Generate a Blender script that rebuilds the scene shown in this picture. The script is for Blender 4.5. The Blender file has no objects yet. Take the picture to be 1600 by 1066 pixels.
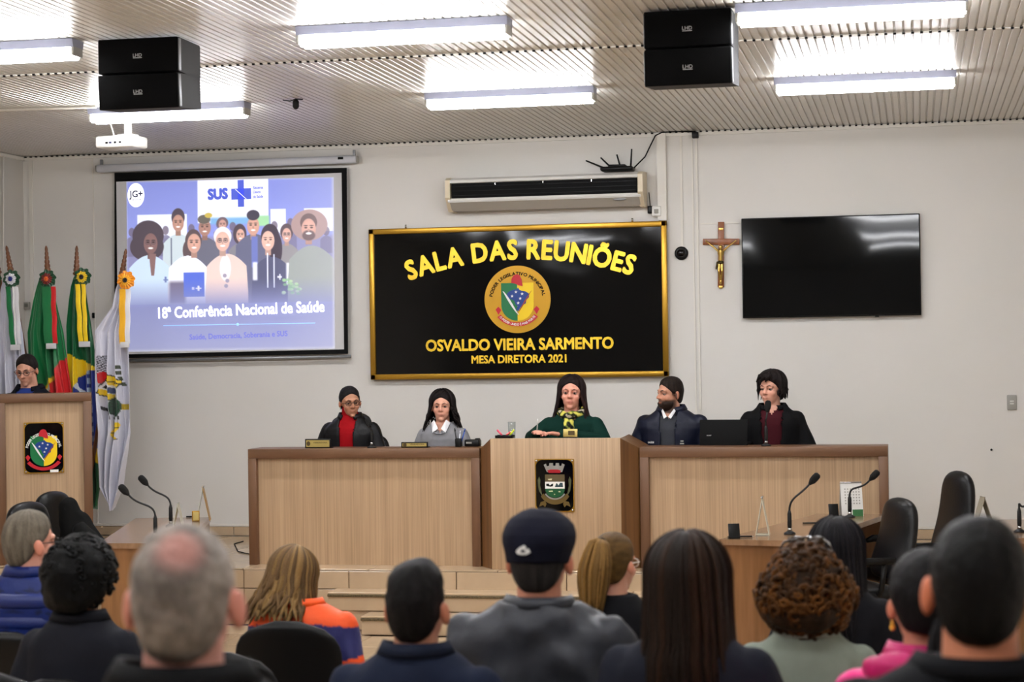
import bpy, bmesh, math, random
import numpy as np
from mathutils import Vector, Matrix, noise, Euler
random.seed(7)
PI = math.pi
SC = bpy.context.scene
COL = SC.collection
# ---------------------------------------------------------------- camera, world, exposure
F = 3000.0                     # focal length in pixels of the 1600 px frame
YAW = math.radians(11.86); PITCH = 0.0057; ROLL = 0.015
CAMZ = 1.89
fwd = Vector((-math.sin(YAW) * math.cos(PITCH), math.cos(YAW) * math.cos(PITCH), math.sin(PITCH)))
hr = Vector((math.cos(YAW), math.sin(YAW), 0)); uu = hr.cross(fwd)
RR = hr * math.cos(ROLL) - uu * math.sin(ROLL)
UP = hr * math.sin(ROLL) + uu * math.cos(ROLL)
CP = Vector((0, 0, CAMZ))
cam_d = bpy.data.cameras.new('camera'); cam = bpy.data.objects.new('camera', cam_d); COL.objects.link(cam)
cam.matrix_world = Matrix(((RR.x, UP.x, -fwd.x, CP.x), (RR.y, UP.y, -fwd.y, CP.y), (RR.z, UP.z, -fwd.z, CP.z), (0, 0, 0, 1)))
cam_d.sensor_width = 36; cam_d.lens = 36 * F / 1600; cam_d.clip_start = 0.05; cam_d.clip_end = 100
cam_d.dof.use_dof = True; cam_d.dof.focus_distance = 14.0; cam_d.dof.aperture_fstop = 4.5
SC.camera = cam
w = bpy.data.worlds.new('world'); SC.world = w; w.use_nodes = True
w.node_tree.nodes['Background'].inputs[0].default_value = (0.8, 0.85, 1, 1)
w.node_tree.nodes['Background'].inputs[1].default_value = 0.02
SC.view_settings.view_transform = 'Standard'; SC.view_settings.look = 'None'
SC.view_settings.exposure = 1.42; SC.view_settings.gamma = 1; SC.view_settings.use_curve_mapping = False
TUBE_E = 23.0                  # emission of the fluorescent tubes

def ray(px, py):
    return (fwd + RR * ((px - 800) / F) + UP * ((533 - py) / F))
def U(px, py, Y):              # point of the plane Y=const seen at a pixel
    r = ray(px, py); return CP + r * (Y / r.y)
def UZ(px, py, Z):             # point of the horizontal plane z=Z seen at a pixel
    r = ray(px, py); return CP + r * ((Z - CAMZ) / r.z)
def proj(p):
    q = p - CP; d = q.dot(fwd); return (800 + F * q.dot(RR) / d, 533 - F * q.dot(UP) / d, d)

YW = 15.22                     # the end wall
ZC = CAMZ + 1.736              # ceiling
ZS = 0.39                      # stage floor
XL, XR, YB = -7.45, 2.25, -5.0

# ---------------------------------------------------------------- helpers
def lin(c):
    c = c / 255.0
    return c / 12.92 if c <= 0.04045 else ((c + 0.055) / 1.055) ** 2.4
def rgb(r, g, b): return (lin(r), lin(g), lin(b))
MATS = {}
def mat(name, col, rough=0.5, metal=0.0, spec=0.5, emit=0.0, bump=0.0, bscale=60.0, stretch=None, var=0.0, vscale=4.0, attr=False, coat=0.0, sheen=0.0, trans=0.0, emitattr=False, ior=1.45):
    if name in MATS: return MATS[name]
    m = bpy.data.materials.new(name); m.use_nodes = True; MATS[name] = m
    nt = m.node_tree; N = nt.nodes; L = nt.links; b = N['Principled BSDF']
    b.inputs['Roughness'].default_value = rough; b.inputs['Metallic'].default_value = metal
    b.inputs['Specular IOR Level'].default_value = spec; b.inputs['IOR'].default_value = ior
    b.inputs['Coat Weight'].default_value = coat; b.inputs['Sheen Weight'].default_value = sheen
    b.inputs['Transmission Weight'].default_value = trans
    tc = N.new('ShaderNodeTexCoord'); mp = N.new('ShaderNodeMapping')
    L.new(tc.outputs['Object'], mp.inputs[0])
    if stretch: mp.inputs['Scale'].default_value = stretch
    csock = None
    if attr:
        a = N.new('ShaderNodeAttribute'); a.attribute_name = 'Col'; csock = a.outputs['Color']
    else:
        b.inputs['Base Color'].default_value = (*col, 1)
    if var > 0:
        n = N.new('ShaderNodeTexNoise'); n.inputs['Scale'].default_value = vscale; n.inputs['Detail'].default_value = 5
        L.new(mp.outputs[0], n.inputs['Vector'])
        r = N.new('ShaderNodeMapRange'); r.inputs[1].default_value = 0.25; r.inputs[2].default_value = 0.75
        r.inputs[3].default_value = 1 - var; r.inputs[4].default_value = 1 + var
        L.new(n.outputs[0], r.inputs[0])
        mx = N.new('ShaderNodeMix'); mx.data_type = 'RGBA'; mx.blend_type = 'MULTIPLY'; mx.inputs[0].default_value = 1
        if csock: L.new(csock, mx.inputs[6])
        else: mx.inputs[6].default_value = (*col, 1)
        L.new(r.outputs[0], mx.inputs[7]); csock = mx.outputs[2]
    if csock: L.new(csock, b.inputs['Base Color'])
    if bump > 0:
        n = N.new('ShaderNodeTexNoise'); n.inputs['Scale'].default_value = bscale; n.inputs['Detail'].default_value = 4
        L.new(mp.outputs[0], n.inputs['Vector'])
        bm = N.new('ShaderNodeBump'); bm.inputs['Strength'].default_value = bump; bm.inputs['Distance'].default_value = 0.01
        L.new(n.outputs[0], bm.inputs['Height']); L.new(bm.outputs[0], b.inputs['Normal'])
    if emit > 0:
        b.inputs['Emission Strength'].default_value = emit
        if emitattr: L.new(csock, b.inputs['Emission Color'])
        else: b.inputs['Emission Color'].default_value = (*col, 1)
    return m

def wood(name, c1, c2, rough=0.4, scale=(60, 60, 1.6), coarse=0.35):
    if name in MATS: return MATS[name]
    m = bpy.data.materials.new(name); m.use_nodes = True; MATS[name] = m
    nt = m.node_tree; N = nt.nodes; L = nt.links; b = N['Principled BSDF']; b.inputs['Roughness'].default_value = rough
    tc = N.new('ShaderNodeTexCoord'); mp = N.new('ShaderNodeMapping'); mp.inputs['Scale'].default_value = scale
    L.new(tc.outputs['Object'], mp.inputs[0])
    n = N.new('ShaderNodeTexNoise'); n.inputs['Scale'].default_value = 1; n.inputs['Detail'].default_value = 3
    L.new(mp.outputs[0], n.inputs['Vector'])
    mp2 = N.new('ShaderNodeMapping'); mp2.inputs['Scale'].default_value = tuple(s * 0.16 for s in scale)
    L.new(tc.outputs['Object'], mp2.inputs[0])
    n2 = N.new('ShaderNodeTexNoise'); n2.inputs['Scale'].default_value = 1; n2.inputs['Detail'].default_value = 2
    L.new(mp2.outputs[0], n2.inputs['Vector'])
    mx = N.new('ShaderNodeMix'); mx.data_type = 'FLOAT'; mx.inputs[0].default_value = coarse
    L.new(n.outputs[0], mx.inputs[2]); L.new(n2.outputs[0], mx.inputs[3])
    r = N.new('ShaderNodeValToRGB'); r.color_ramp.elements[0].position = 0.36; r.color_ramp.elements[1].position = 0.62
    r.color_ramp.elements[0].color = (*c1, 1); r.color_ramp.elements[1].color = (*c2, 1)
    L.new(mx.outputs[0], r.inputs[0]); L.new(r.outputs[0], b.inputs['Base Color'])
    bm = N.new('ShaderNodeBump'); bm.inputs['Strength'].default_value = 0.12; bm.inputs['Distance'].default_value = 0.004
    L.new(n.outputs[0], bm.inputs['Height']); L.new(bm.outputs[0], b.inputs['Normal'])
    return m

class MB:
    def __init__(s): s.v = []; s.f = []; s.m = []; s.s = []; s.c = []
    def add(s, v, f, m=0, smooth=False, M=None, col=None):
        o = len(s.v)
        if M is not None: v = [M @ Vector(p) for p in v]
        s.v += [tuple(p) for p in v]
        s.f += [tuple(i + o for i in q) for q in f]
        s.m += [m] * len(f); s.s += [smooth] * len(f)
        s.c += [col if col is not None else (1, 1, 1)] * len(v)
        return s
    def mesh(s, name, mats, colors=False):
        me = bpy.data.meshes.new(name); me.from_pydata(s.v, [], s.f)
        for m in mats: me.materials.append(m)
        me.polygons.foreach_set('material_index', s.m); me.polygons.foreach_set('use_smooth', s.s)
        if colors:
            a = me.color_attributes.new('Col', 'FLOAT_COLOR', 'POINT')
            arr = np.ones((len(s.v), 4), np.float32); arr[:, :3] = np.array(s.c, np.float32); a.data.foreach_set('color', arr.ravel())
        me.update(); return me
    def build(s, name, mats, parent=None, loc=None, rot=None, colors=False):
        if not isinstance(mats, (list, tuple)): mats = [mats]
        o = bpy.data.objects.new(name, s.mesh(name, mats, colors)); COL.objects.link(o)
        if parent: o.parent = parent
        if loc is not None: o.location = loc
        if rot is not None: o.rotation_euler = rot
        return o
    # ---- shapes
    def box(s, c, sz, m=0, bev=0.0, M=None, seg=2):
        x, y, z = sz[0] / 2, sz[1] / 2, sz[2] / 2; T = Matrix.Translation(c)
        if M is not None: T = M @ T
        if bev <= 0:
            v = [(-x, -y, -z), (x, -y, -z), (x, y, -z), (-x, y, -z), (-x, -y, z), (x, -y, z), (x, y, z), (-x, y, z)]
            f = [(0, 3, 2, 1), (4, 5, 6, 7), (0, 1, 5, 4), (1, 2, 6, 5), (2, 3, 7, 6), (3, 0, 4, 7)]
            return s.add(v, f, m, False, T)
        bm = bmesh.new(); bmesh.ops.create_cube(bm, size=1)
        for q in bm.verts: q.co = Vector((q.co.x * 2 * x, q.co.y * 2 * y, q.co.z * 2 * z))
        bmesh.ops.bevel(bm, geom=bm.edges[:], offset=bev, segments=seg, affect='EDGES', profile=0.5)
        bm.verts.index_update()
        s.add([q.co.copy() for q in bm.verts], [[q.index for q in f.verts] for f in bm.faces], m, seg > 1, T); bm.free(); return s
    def tube(s, pts, r, n=8, m=0, smooth=True, caps=True, M=None, col=None):
        pts = [Vector(p) for p in pts]; k = len(pts)
        if not isinstance(r, (list, tuple)): r = [r] * k
        T = [(pts[min(i + 1, k - 1)] - pts[max(i - 1, 0)]).normalized() for i in range(k)]
        a = T[0].orthogonal().normalized(); v = []
        for i in range(k):
            a = (a - T[i] * a.dot(T[i]))
            a = a.normalized() if a.length > 1e-6 else T[i].orthogonal().normalized()
            b = T[i].cross(a)
            rx, ry = r[i] if isinstance(r[i], (list, tuple)) else (r[i], r[i])
            for j in range(n):
                t = 2 * PI * j / n; v.append(pts[i] + a * (rx * math.cos(t)) + b * (ry * math.sin(t)))
        f = [(i * n + j, i * n + (j + 1) % n, (i + 1) * n + (j + 1) % n, (i + 1) * n + j) for i in range(k - 1) for j in range(n)]
        if caps: f += [tuple(range(n))[::-1], tuple(range((k - 1) * n, k * n))]
        return s.add(v, f, m, smooth, M, col)
    def cap(s, p0, p1, r0, r1, n=14, m=0, M=None):     # a tapered capsule
        p0 = Vector(p0); p1 = Vector(p1); d = (p1 - p0).normalized(); P = []; R = []
        for t in (0.03, 0.3, 0.6, 0.87): P.append(p0 - d * r0 * math.cos(math.asin(t)) ); R.append(r0 * t)
        P.append(p0); R.append(r0); P.append(p1); R.append(r1)
        for t in (0.87, 0.6, 0.3, 0.03): P.append(p1 + d * r1 * math.cos(math.asin(t))); R.append(r1 * t)
        return s.tube(P, R, n, m, True, True, M)
    def ell(s, c, r, nu=16, nv=10, m=0, R=None, M=None, col=None):
        T = Matrix.Translation(c)
        if R is not None: T = T @ R
        if M is not None: T = M @ T
        v = [(0, 0, r[2])]
        for i in range(1, nv):
            a = PI * i / nv
            for j in range(nu):
                t = 2 * PI * j / nu; v.append((r[0] * math.sin(a) * math.cos(t), r[1] * math.sin(a) * math.sin(t), r[2] * math.cos(a)))
        v.append((0, 0, -r[2])); f = [(0, 1 + j, 1 + (j + 1) % nu) for j in range(nu)]
        for i in range(nv - 2):
            for j in range(nu): f.append((1 + i * nu + j, 1 + (i + 1) * nu + j, 1 + (i + 1) * nu + (j + 1) % nu, 1 + i * nu + (j + 1) % nu))
        e = len(v) - 1; f += [(e, 1 + (nv - 2) * nu + (j + 1) % nu, 1 + (nv - 2) * nu + j) for j in range(nu)]
        return s.add(v, f, m, True, T, col)
    def prism(s, poly, y0, y1, m=0, M=None):           # polygon in x,z pushed along y (y0 = front)
        n = len(poly)
        ar = sum(poly[i][0] * poly[(i + 1) % n][1] - poly[(i + 1) % n][0] * poly[i][1] for i in range(n))
        if ar < 0: poly = poly[::-1]
        v = [(p[0], y0, p[1]) for p in poly] + [(p[0], y1, p[1]) for p in poly]
        f = [tuple(range(n)), tuple(range(n, 2 * n))[::-1]] + [((i + 1) % n, i, n + i, n + (i + 1) % n) for i in range(n)]
        return s.add(v, f, m, False, M)
    def lathe(s, prof, n=16, m=0, M=None, smooth=True):  # prof: (r, z)
        v = []
        for r, z in prof:
            for j in range(n): t = 2 * PI * j / n; v.append((r * math.cos(t), r * math.sin(t), z))
        k = len(prof)
        f = [(i * n + j, i * n + (j + 1) % n, (i + 1) * n + (j + 1) % n, (i + 1) * n + j) for i in range(k - 1) for j in range(n)]
        f += [tuple(range(n))[::-1], tuple(range((k - 1) * n, k * n))]
        return s.add(v, f, m, smooth, M)
    def rings(s, rs, n=28, m=0, M=None, p=2.3):        # rings: (z, hw, hd, yc[, xc])
        v = []
        for q in rs:
            z, hw, hd, yc = q[:4]; xc = q[4] if len(q) > 4 else 0
            for j in range(n):
                t = 2 * PI * j / n; c, q2 = math.cos(t), math.sin(t)
                v.append((xc + hw * math.copysign(abs(c) ** (2 / p), c), yc + hd * math.copysign(abs(q2) ** (2 / p), q2), z))
        k = len(rs)
        f = [(i * n + j, i * n + (j + 1) % n, (i + 1) * n + (j + 1) % n, (i + 1) * n + j) for i in range(k - 1) for j in range(n)]
        f += [tuple(range(n))[::-1], tuple(range((k - 1) * n, k * n))]
        return s.add(v, f, m, True, M)

def tag(o, label=None, cat=None, group=None, kind=None):
    if label: o['label'] = label
    if cat: o['category'] = cat
    if group: o['group'] = group
    if kind: o['kind'] = kind
    return o
def thing(name, label, cat, loc=(0, 0, 0), rz=0, group=None, rot=None):
    o = bpy.data.objects.new(name, None); COL.objects.link(o); o.empty_display_size = 0.1
    o.location = loc; o.rotation_euler = rot if rot else (0, 0, rz); return tag(o, label, cat, group)
def dup(root, loc, rz, label, group=None, sc=None):
    r = root.copy(); COL.objects.link(r); r.location = loc; r.rotation_euler = (0, 0, rz); r['label'] = label
    if group: r['group'] = group
    if sc: r.scale = sc
    for ch in list(root.children):
        c = ch.copy(); COL.objects.link(c); c.parent = r
        for g in ch.children:
            d = g.copy(); COL.objects.link(d); d.parent = c
    return r
def rrect(w, h, r, n=5, cx=0, cz=0):
    P = []
    for sx, sz, a0 in ((1, 1, 0), (-1, 1, 90), (-1, -1, 180), (1, -1, 270)):
        for i in range(n + 1):
            a = math.radians(a0 + 90 * i / n); P.append((cx + sx * (w / 2 - r) + r * math.cos(a), cz + sz * (h / 2 - r) + r * math.sin(a)))
    return P
_tc = {}
def glyphs(txt, bold=0.0):
    k = (txt, bold)
    if k in _tc: return _tc[k]
    cu = bpy.data.curves.new('t', 'FONT'); cu.body = txt; cu.size = 1; cu.offset = bold; cu.resolution_u = 3
    ob = bpy.data.objects.new('t', cu); me = bpy.data.meshes.new_from_object(ob)
    v = [q.co.copy() for q in me.vertices]; f = [tuple(p.vertices) for p in me.polygons]
    bpy.data.objects.remove(ob); bpy.data.curves.remove(cu); bpy.data.meshes.remove(me)
    _tc[k] = (v, f); return v, f
CAPH = max(q.y for q in glyphs('H')[0])
def text(mb, txt, cx, cz, width, caph, y=0.0, m=0, bold=0.02, ang=0.0, M=None, sx=None):
    """flat lettering in the x,z plane, facing -y; centred on cx, its cap height centred on cz"""
    v, f = glyphs(txt)
    x0 = min(q.x for q in v); x1 = max(q.x for q in v)
    s = caph / CAPH; kx = sx if sx is not None else width / (x1 - x0)
    ca, sa = math.cos(ang), math.sin(ang); r = bold * 1.25 * s
    for k in range(6 if bold > 0.015 else 1):
        ox, oz = (bold * 1.25 * min(kx, s) * math.cos(k * PI / 3), r * math.sin(k * PI / 3)) if bold > 0.015 else (0, 0); o = []
        for q in v:
            a = (q.x - (x0 + x1) / 2) * kx + ox; b = q.y * s - caph / 2 + oz
            o.append((cx + a * ca - b * sa, y - k * 0.00006, cz + a * sa + b * ca))
        mb.add(o, f, m, False, M)
def arctext(mb, txt, cx, cz, R, a0, a1, caph, y=0.0, m=0, bold=0.02, inside=False, M=None, squeeze=1.0):
    """letters along a circle of radius R about cx,cz; angles from the top, clockwise, a0 -> a1"""
    adv = []
    for i, ch in enumerate(txt):
        if ch == ' ': adv.append(0.32); continue
        v, _ = glyphs(ch); adv.append(max(q.x for q in v) - min(q.x for q in v) + 0.09)
    tot = sum(adv); t = 0
    for ch, a in zip(txt, adv):
        if ch != ' ':
            th = a0 + (a1 - a0) * (t + a / 2) / tot
            arc = abs(a1 - a0) * R / tot
            x = cx + R * math.sin(th); z = cz + R * math.cos(th)
            text(mb, ch, x, z, 0, caph, y, m, bold, -th + (PI if inside else 0), M, sx=arc * squeeze)
        t += a
def modeval(mb, mods):
    ob = mb.build('tmp', [])
    for ty, kw in mods:
        md = ob.modifiers.new('m', ty)
        for k, val in kw.items(): setattr(md, k, val)
    bpy.context.view_layer.update()
    dg = bpy.context.evaluated_depsgraph_get(); me = bpy.data.meshes.new_from_object(ob.evaluated_get(dg))
    n = len(me.vertices); V = np.empty(n * 3, np.float32); me.vertices.foreach_get('co', V); V = V.reshape(-1, 3).astype(float)
    f = [tuple(p.vertices) for p in me.polygons]
    old = ob.data; bpy.data.objects.remove(ob); bpy.data.meshes.remove(old); bpy.data.meshes.remove(me)
    return V, f
def remesh(mb, vox=0.007, sm=3, dec=0.4):
    mods = [('REMESH', dict(mode='VOXEL', voxel_size=vox, use_smooth_shade=True)), ('SMOOTH', dict(factor=0.5, iterations=sm))]
    if dec < 1: mods.append(('DECIMATE', dict(ratio=dec)))
    return modeval(mb, mods)
def meshobj(name, V, f, mat_, parent=None, C=None, smooth=True):
    me = bpy.data.meshes.new(name); me.from_pydata([tuple(p) for p in V], [], f); me.materials.append(mat_)
    me.polygons.foreach_set('use_smooth', [smooth] * len(f))
    if C is not None:
        a = me.color_attributes.new('Col', 'FLOAT_COLOR', 'POINT'); arr = np.ones((len(V), 4), np.float32); arr[:, :3] = C; a.data.foreach_set('color', arr.ravel())
    me.update(); o = bpy.data.objects.new(name, me); COL.objects.link(o)
    if parent: o.parent = parent
    return o
def sstep(a, b, x):
    t = np.clip((x - a) / (b - a), 0, 1); return t * t * (3 - 2 * t)

# ---------------------------------------------------------------- materials
M_wall = mat('wall paint', rgb(220, 217, 211), 0.55, bump=0.06, bscale=25, var=0.02, vscale=1.2)
M_wallL = mat('side wall paint', rgb(208, 204, 197), 0.6, bump=0.05, bscale=25, var=0.02, vscale=1.2)
M_pvc = mat('ceiling pvc', rgb(208, 205, 199), 0.28, spec=0.5)
M_trimw = mat('white trim', rgb(225, 221, 212), 0.45)
M_tile = mat('beige floor tile', rgb(192, 168, 138), 0.16, var=0.07, vscale=5, bump=0.02, bscale=20)
M_grout = mat('grout', rgb(120, 98, 76), 0.8)
M_tier = mat('audience floor', rgb(196, 172, 142), 0.3, var=0.06)
M_gran = mat('granite nosing', rgb(96, 82, 56), 0.5, var=0.9, vscale=160)
M_lw = wood('light wood', rgb(166, 138, 106), rgb(192, 162, 128), 0.42, (95, 95, 1.2))
M_bw = wood('brown frame wood', rgb(98, 67, 44), rgb(114, 80, 54), 0.42, (22, 22, 1.2))
M_bwh = wood('brown frame wood level', rgb(98, 67, 44), rgb(114, 80, 54), 0.42, (1.2, 22, 22))
M_sw = wood('side wood', rgb(88, 58, 32), rgb(124, 86, 50), 0.4, (40, 40, 1.0), 0.6)
M_tw = wood('table wood', rgb(112, 76, 44), rgb(146, 104, 66), 0.25, (16, 16, 1.2), 0.5)
M_twt = wood('table top wood', rgb(120, 92, 68), rgb(146, 114, 86), 0.18, (30, 2, 16), 0.5)
M_blk = mat('black plastic', rgb(10, 10, 11), 0.38, spec=0.3)
M_blkm = mat('matt black', rgb(6, 6, 7), 0.7, spec=0.2)
M_leath = mat('black leatherette', rgb(11, 11, 13), 0.34, spec=0.35, bump=0.15, bscale=180)
M_chrome = mat('chrome', rgb(200, 200, 200), 0.18, 1.0)
M_steel = mat('grey metal', rgb(150, 152, 156), 0.4, 0.6)
M_gold = mat('brushed gold', rgb(176, 134, 44), 0.32, 0.75, bump=0.03)
M_goldl = mat('gold lettering', rgb(250, 205, 50), 0.33, 0.35, var=0.18, vscale=9)
M_goldd = mat('gold disc', rgb(196, 146, 20), 0.35, 0.3, var=0.05)
M_white = mat('white plastic', rgb(228, 227, 222), 0.35)
M_grey = mat('grey plastic', rgb(160, 158, 150), 0.45)
M_tube = mat('lit fluorescent tube', (0.975, 0.985, 1.0), 0.5, emit=TUBE_E)
M_cloth = mat('fabric', (1, 1, 1), 0.8, bump=0.25, bscale=320, attr=True, spec=0.15, var=0.06, vscale=30)
M_nylon = mat('nylon', (1, 1, 1), 0.45, spec=0.3, bump=0.15, bscale=40, attr=True)
M_skin = mat('skin', (1, 1, 1), 0.48, attr=True, bump=0.08, bscale=260, spec=0.4)
M_hair = mat('hair', (1, 1, 1), 0.5, attr=True, bump=0.5, bscale=60, stretch=(6, 6, 1.0), var=0.25, vscale=60, spec=0.14)
M_silk = mat('flag silk', (1, 1, 1), 0.36, attr=True, sheen=0.3)
M_print = mat('printed colour', (1, 1, 1), 0.4, attr=True)
# ================================================================ THE SETTING
def ubox(name, c, sz, m, parent=None, kind='structure', bev=0):
    o = MB().box((0, 0, 0), sz, 0, bev).build(name, m, parent, loc=c)
    if parent is None: o['kind'] = kind
    return o
# floor under the audience: flat before the stage, two low tiers towards the back of the room
T1, T2 = 5.45, 3.75
Z1, Z2 = 0.12, 0.28
XM, XWD = (XL + XR) / 2, XR - XL
def tierz(y): return 0 if y > T1 else (Z1 if y > T2 else Z2)
fl = MB()
fl.box((XM, (T1 + 12.86) / 2, -0.06), (XWD, 12.86 - T1, 0.1)); fl.box((XM, (T1 + T2) / 2, Z1 / 2 - 0.055), (XWD, T1 - T2, Z1 + 0.11)); fl.box((XM, (T2 + YB) / 2, Z2 / 2 - 0.055), (XWD, T2 - YB, Z2 + 0.11))
floor = fl.build('floor', M_tier); floor['kind'] = 'structure'
floor.location.z = 0
ubox('wall_end', (XM, YW + 0.08, ZC / 2), (XWD + 0.3, 0.16, ZC + 0.2), M_wall)
ubox('wall_left', (XL - 0.08, (YB + YW) / 2, ZC / 2), (0.16, YW - YB, ZC + 0.2), M_wallL)
ubox('wall_right', (XR + 0.08, (YB + YW) / 2, ZC / 2), (0.16, YW - YB, ZC + 0.2), M_wall)
ubox('wall_back', (XM, YB - 0.08, ZC / 2), (XWD + 0.3, 0.16, ZC + 0.2), M_wall)
# ceiling: ribbed pvc planks, each a part
ceil = bpy.data.objects.new('ceiling', None); COL.objects.link(ceil); ceil['kind'] = 'structure'
ceil.location = (0, 0, ZC)
slab = MB().box((XM, (YB + YW) / 2, 0.075), (XWD + 0.3, YW - YB + 0.3, 0.06)).build('backing', M_wallL, ceil)
def plank_mesh(L, w=0.1940, n=4):
    mb = MB(); p = w / n; prof = []
    for i in range(n):
        a = i * p
        if i == 0: prof += [(0.0, 0.014), (0.0, 0.0)]
        prof += [(a + p * 0.70, 0.0), (a + p * 0.76, 0.009), (a + p * 0.90, 0.009), (a + p * 0.98, 0.0)]
    prof += [(w, 0.0), (w, 0.014)]
    v = [(x, 0, z) for x, z in prof] + [(x, L, z) for x, z in prof]; k = len(prof)
    f = [(i, k + i, k + i + 1, i + 1) for i in range(k - 1)] + [tuple(range(k)), tuple(range(k, 2 * k))[::-1]]
    mb.add(v, f); return mb.mesh('plank', [M_pvc])
secs = [(10.85, YW), (6.45, 10.842), (2.05, 6.442), (-2.35, 2.042), (YB, -2.358)]
for a, b in secs:
    me = plank_mesh(b - a); x = XL
    while x < XR - 0.05:
        o = bpy.data.objects.new('plank', me); COL.objects.link(o); o.parent = ceil
        o.location = (x, a, -0.004 if a > 10 else 0.0); x += 0.194
for yy in (10.845, 6.445, 2.045): MB().box((XM, yy, -0.002), (XWD, 0.02, 0.008)).build('joint_strip', M_trimw, ceil)
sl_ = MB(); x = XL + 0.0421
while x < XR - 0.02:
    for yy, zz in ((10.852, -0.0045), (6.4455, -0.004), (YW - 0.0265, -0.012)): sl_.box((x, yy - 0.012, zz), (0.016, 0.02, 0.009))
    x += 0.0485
tag(sl_.build('joint_shade', M_blkm, ceil), kind='stuff')  # solid black boxes standing in for the shade in the open groove ends
t1 = ubox('trim_1', (XM, YW - 0.012, ZC - 0.024), (XWD, 0.024, 0.028), M_trimw)
t2 = ubox('trim_2', (XL + 0.012, (YB + YW) / 2, ZC - 0.024), (0.024, YW - YB, 0.028), M_trimw)
# stage with tiles as parts
YST = 12.87; STX0, STX1 = XL, XR
stage = MB().box((XM, (YST + YW) / 2, ZS / 2 - 0.01), (XWD, YW - YST - 0.02, ZS - 0.02)).build('floor_stage', M_grout); stage['kind'] = 'structure'
TS = 0.46
tm = MB().box((0, 0, 0), (TS - 0.006, TS - 0.006, 0.012), 0, 0.002, seg=1).mesh('tile', [M_tile])
for iy in range(5):
    for ix in range(21):
        y = YST + 0.235 + iy * TS
        o = bpy.data.objects.new('tile', tm); COL.objects.link(o); o.parent = stage
        o.location = (XL + 0.25 + ix * TS, y, ZS - 0.006 + random.uniform(-0.0006, 0.0006))
# riser tiles of the stage face
rt = MB().box((0, 0, 0), (0.764, 0.012, 0.122), 0, 0.002, seg=1).mesh('riser_tile', [M_tile])
xj = U(714, 905, YST).x
k0 = int((XL - xj) / 0.77) - 1
for k in range(k0, 8):
    x = xj + 0.385 + k * 0.77; x0_ = max(x - 0.382, XL); x1_ = min(x + 0.382, XR)
    if x1_ - x0_ < 0.02: continue
    for zz in (0.318, 0.19, 0.062):
        o = bpy.data.objects.new('riser_tile', rt); COL.objects.link(o); o.parent = stage; o.location = ((x0_ + x1_) / 2, YST - 0.012, zz); o.scale = ((x1_ - x0_) / 0.764, 1, 1)
# two steps before the stage
SX0 = U(512, 930, YST - 0.22).x; SX1 = 0.9
steps = bpy.data.objects.new('floor_steps', None); COL.objects.link(steps); steps['kind'] = 'structure'; steps.location = (0, 0, 0)
for i, (h, ya, xi) in enumerate(((0.26, YST - 0.22, SX0), (0.13, YST - 0.44, SX0 + 0.3))):
    core = MB().box(((xi + SX1) / 2, (ya + YST - 0.02) / 2 + 0.01, (h - 0.014) / 2), (SX1 - xi - 0.01, YST - 0.03 - ya - 0.02, h - 0.016)).build('step_core', M_tile, steps)
    n = int((SX1 - xi) / 0.77) + 1; wdt = (SX1 - xi) / n
    for k in range(n):
        x = xi + (k + 0.5) * wdt
        MB().box((0, 0, 0), (wdt - 0.006, 0.23, 0.014), 0, 0.003, seg=1).build('tread_tile', M_tile, steps, loc=(x, ya + 0.105, h - 0.007))
        MB().box((0, 0, 0), (wdt - 0.006, 0.012, 0.095), 0, 0.002, seg=1).build('riser_tile', M_tile, steps, loc=(x, ya + 0.006, h - 0.078))
    MB().box(((xi + SX1) / 2, ya - 0.004, h - 0.022), (SX1 - xi, 0.022, 0.018), 0, 0.004).build('nosing', M_gran, steps)
# tiles of the floor before the stage
for iy in range(9):
    for ix in range(14):
        x = -5.2 + ix * TS; y = 12.40 - 0.235 - iy * TS
        if iy > 4 and (x > -2.8): continue
        o = bpy.data.objects.new('tile', tm); COL.objects.link(o); o.parent = floor; o.location = (x, y, -0.005)
# tile skirting along the end wall, with the cable duct over it
sk = bpy.data.objects.new('baseboard_end', None); COL.objects.link(sk); sk['kind'] = 'structure'
bt = MB().box((0, 0, 0), (TS - 0.005, 0.012, 0.075), 0, 0.002, seg=1).mesh('skirting_tile', [M_tile])
for ix in range(21):
    o = bpy.data.objects.new('skirting_tile', bt); COL.objects.link(o); o.parent = sk; o.location = (XL + 0.25 + ix * TS, YW - 0.008, ZS + 0.039)
ubox('trim_3', (XM, YW - 0.009, ZS + 0.089), (XWD, 0.018, 0.018), M_trimw)
# wall details: conduits, pilaster line, cable duct
def conduit(name, px, y0, y1, w=0.02, Y=YW, d=0.014, m=None):
    a = U(px, y0, Y); b = U(px, y1, Y)
    return ubox(name, ((a.x + b.x) / 2, Y - d / 2, (a.z + b.z) / 2), (w, d, abs(a.z - b.z)), m or M_trimw)
conduit('trim_4', 52, 246, 828, 0.03); conduit('trim_5', 149, 240, 828, 0.008, d=0.008)
conduit('trim_6', 1065, 208, 386, 0.018); conduit('trim_7', 1091, 206, 640, 0.016)
conduit('trim_8', 1085, 206, 700, 0.012); conduit('trim_9', 1035, 208, 345, 0.07, d=0.05)
a = U(1095, 350, YW); b = U(1158, 349, YW)
ubox('trim_10', ((a.x + b.x) / 2, YW - 0.005, a.z), (b.x - a.x, 0.01, 0.01), M_trimw)
MB().tube([U(38, 250, YW) + Vector((0, -0.4, 0)), U(38, 440, YW) + Vector((0, -0.4, 0))], 0.008).build('trim_11', M_trimw)['kind'] = 'structure'
bpy.data.objects['trim_11'].location.x = XL + 0.012 - U(38, 345, YW).x

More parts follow.
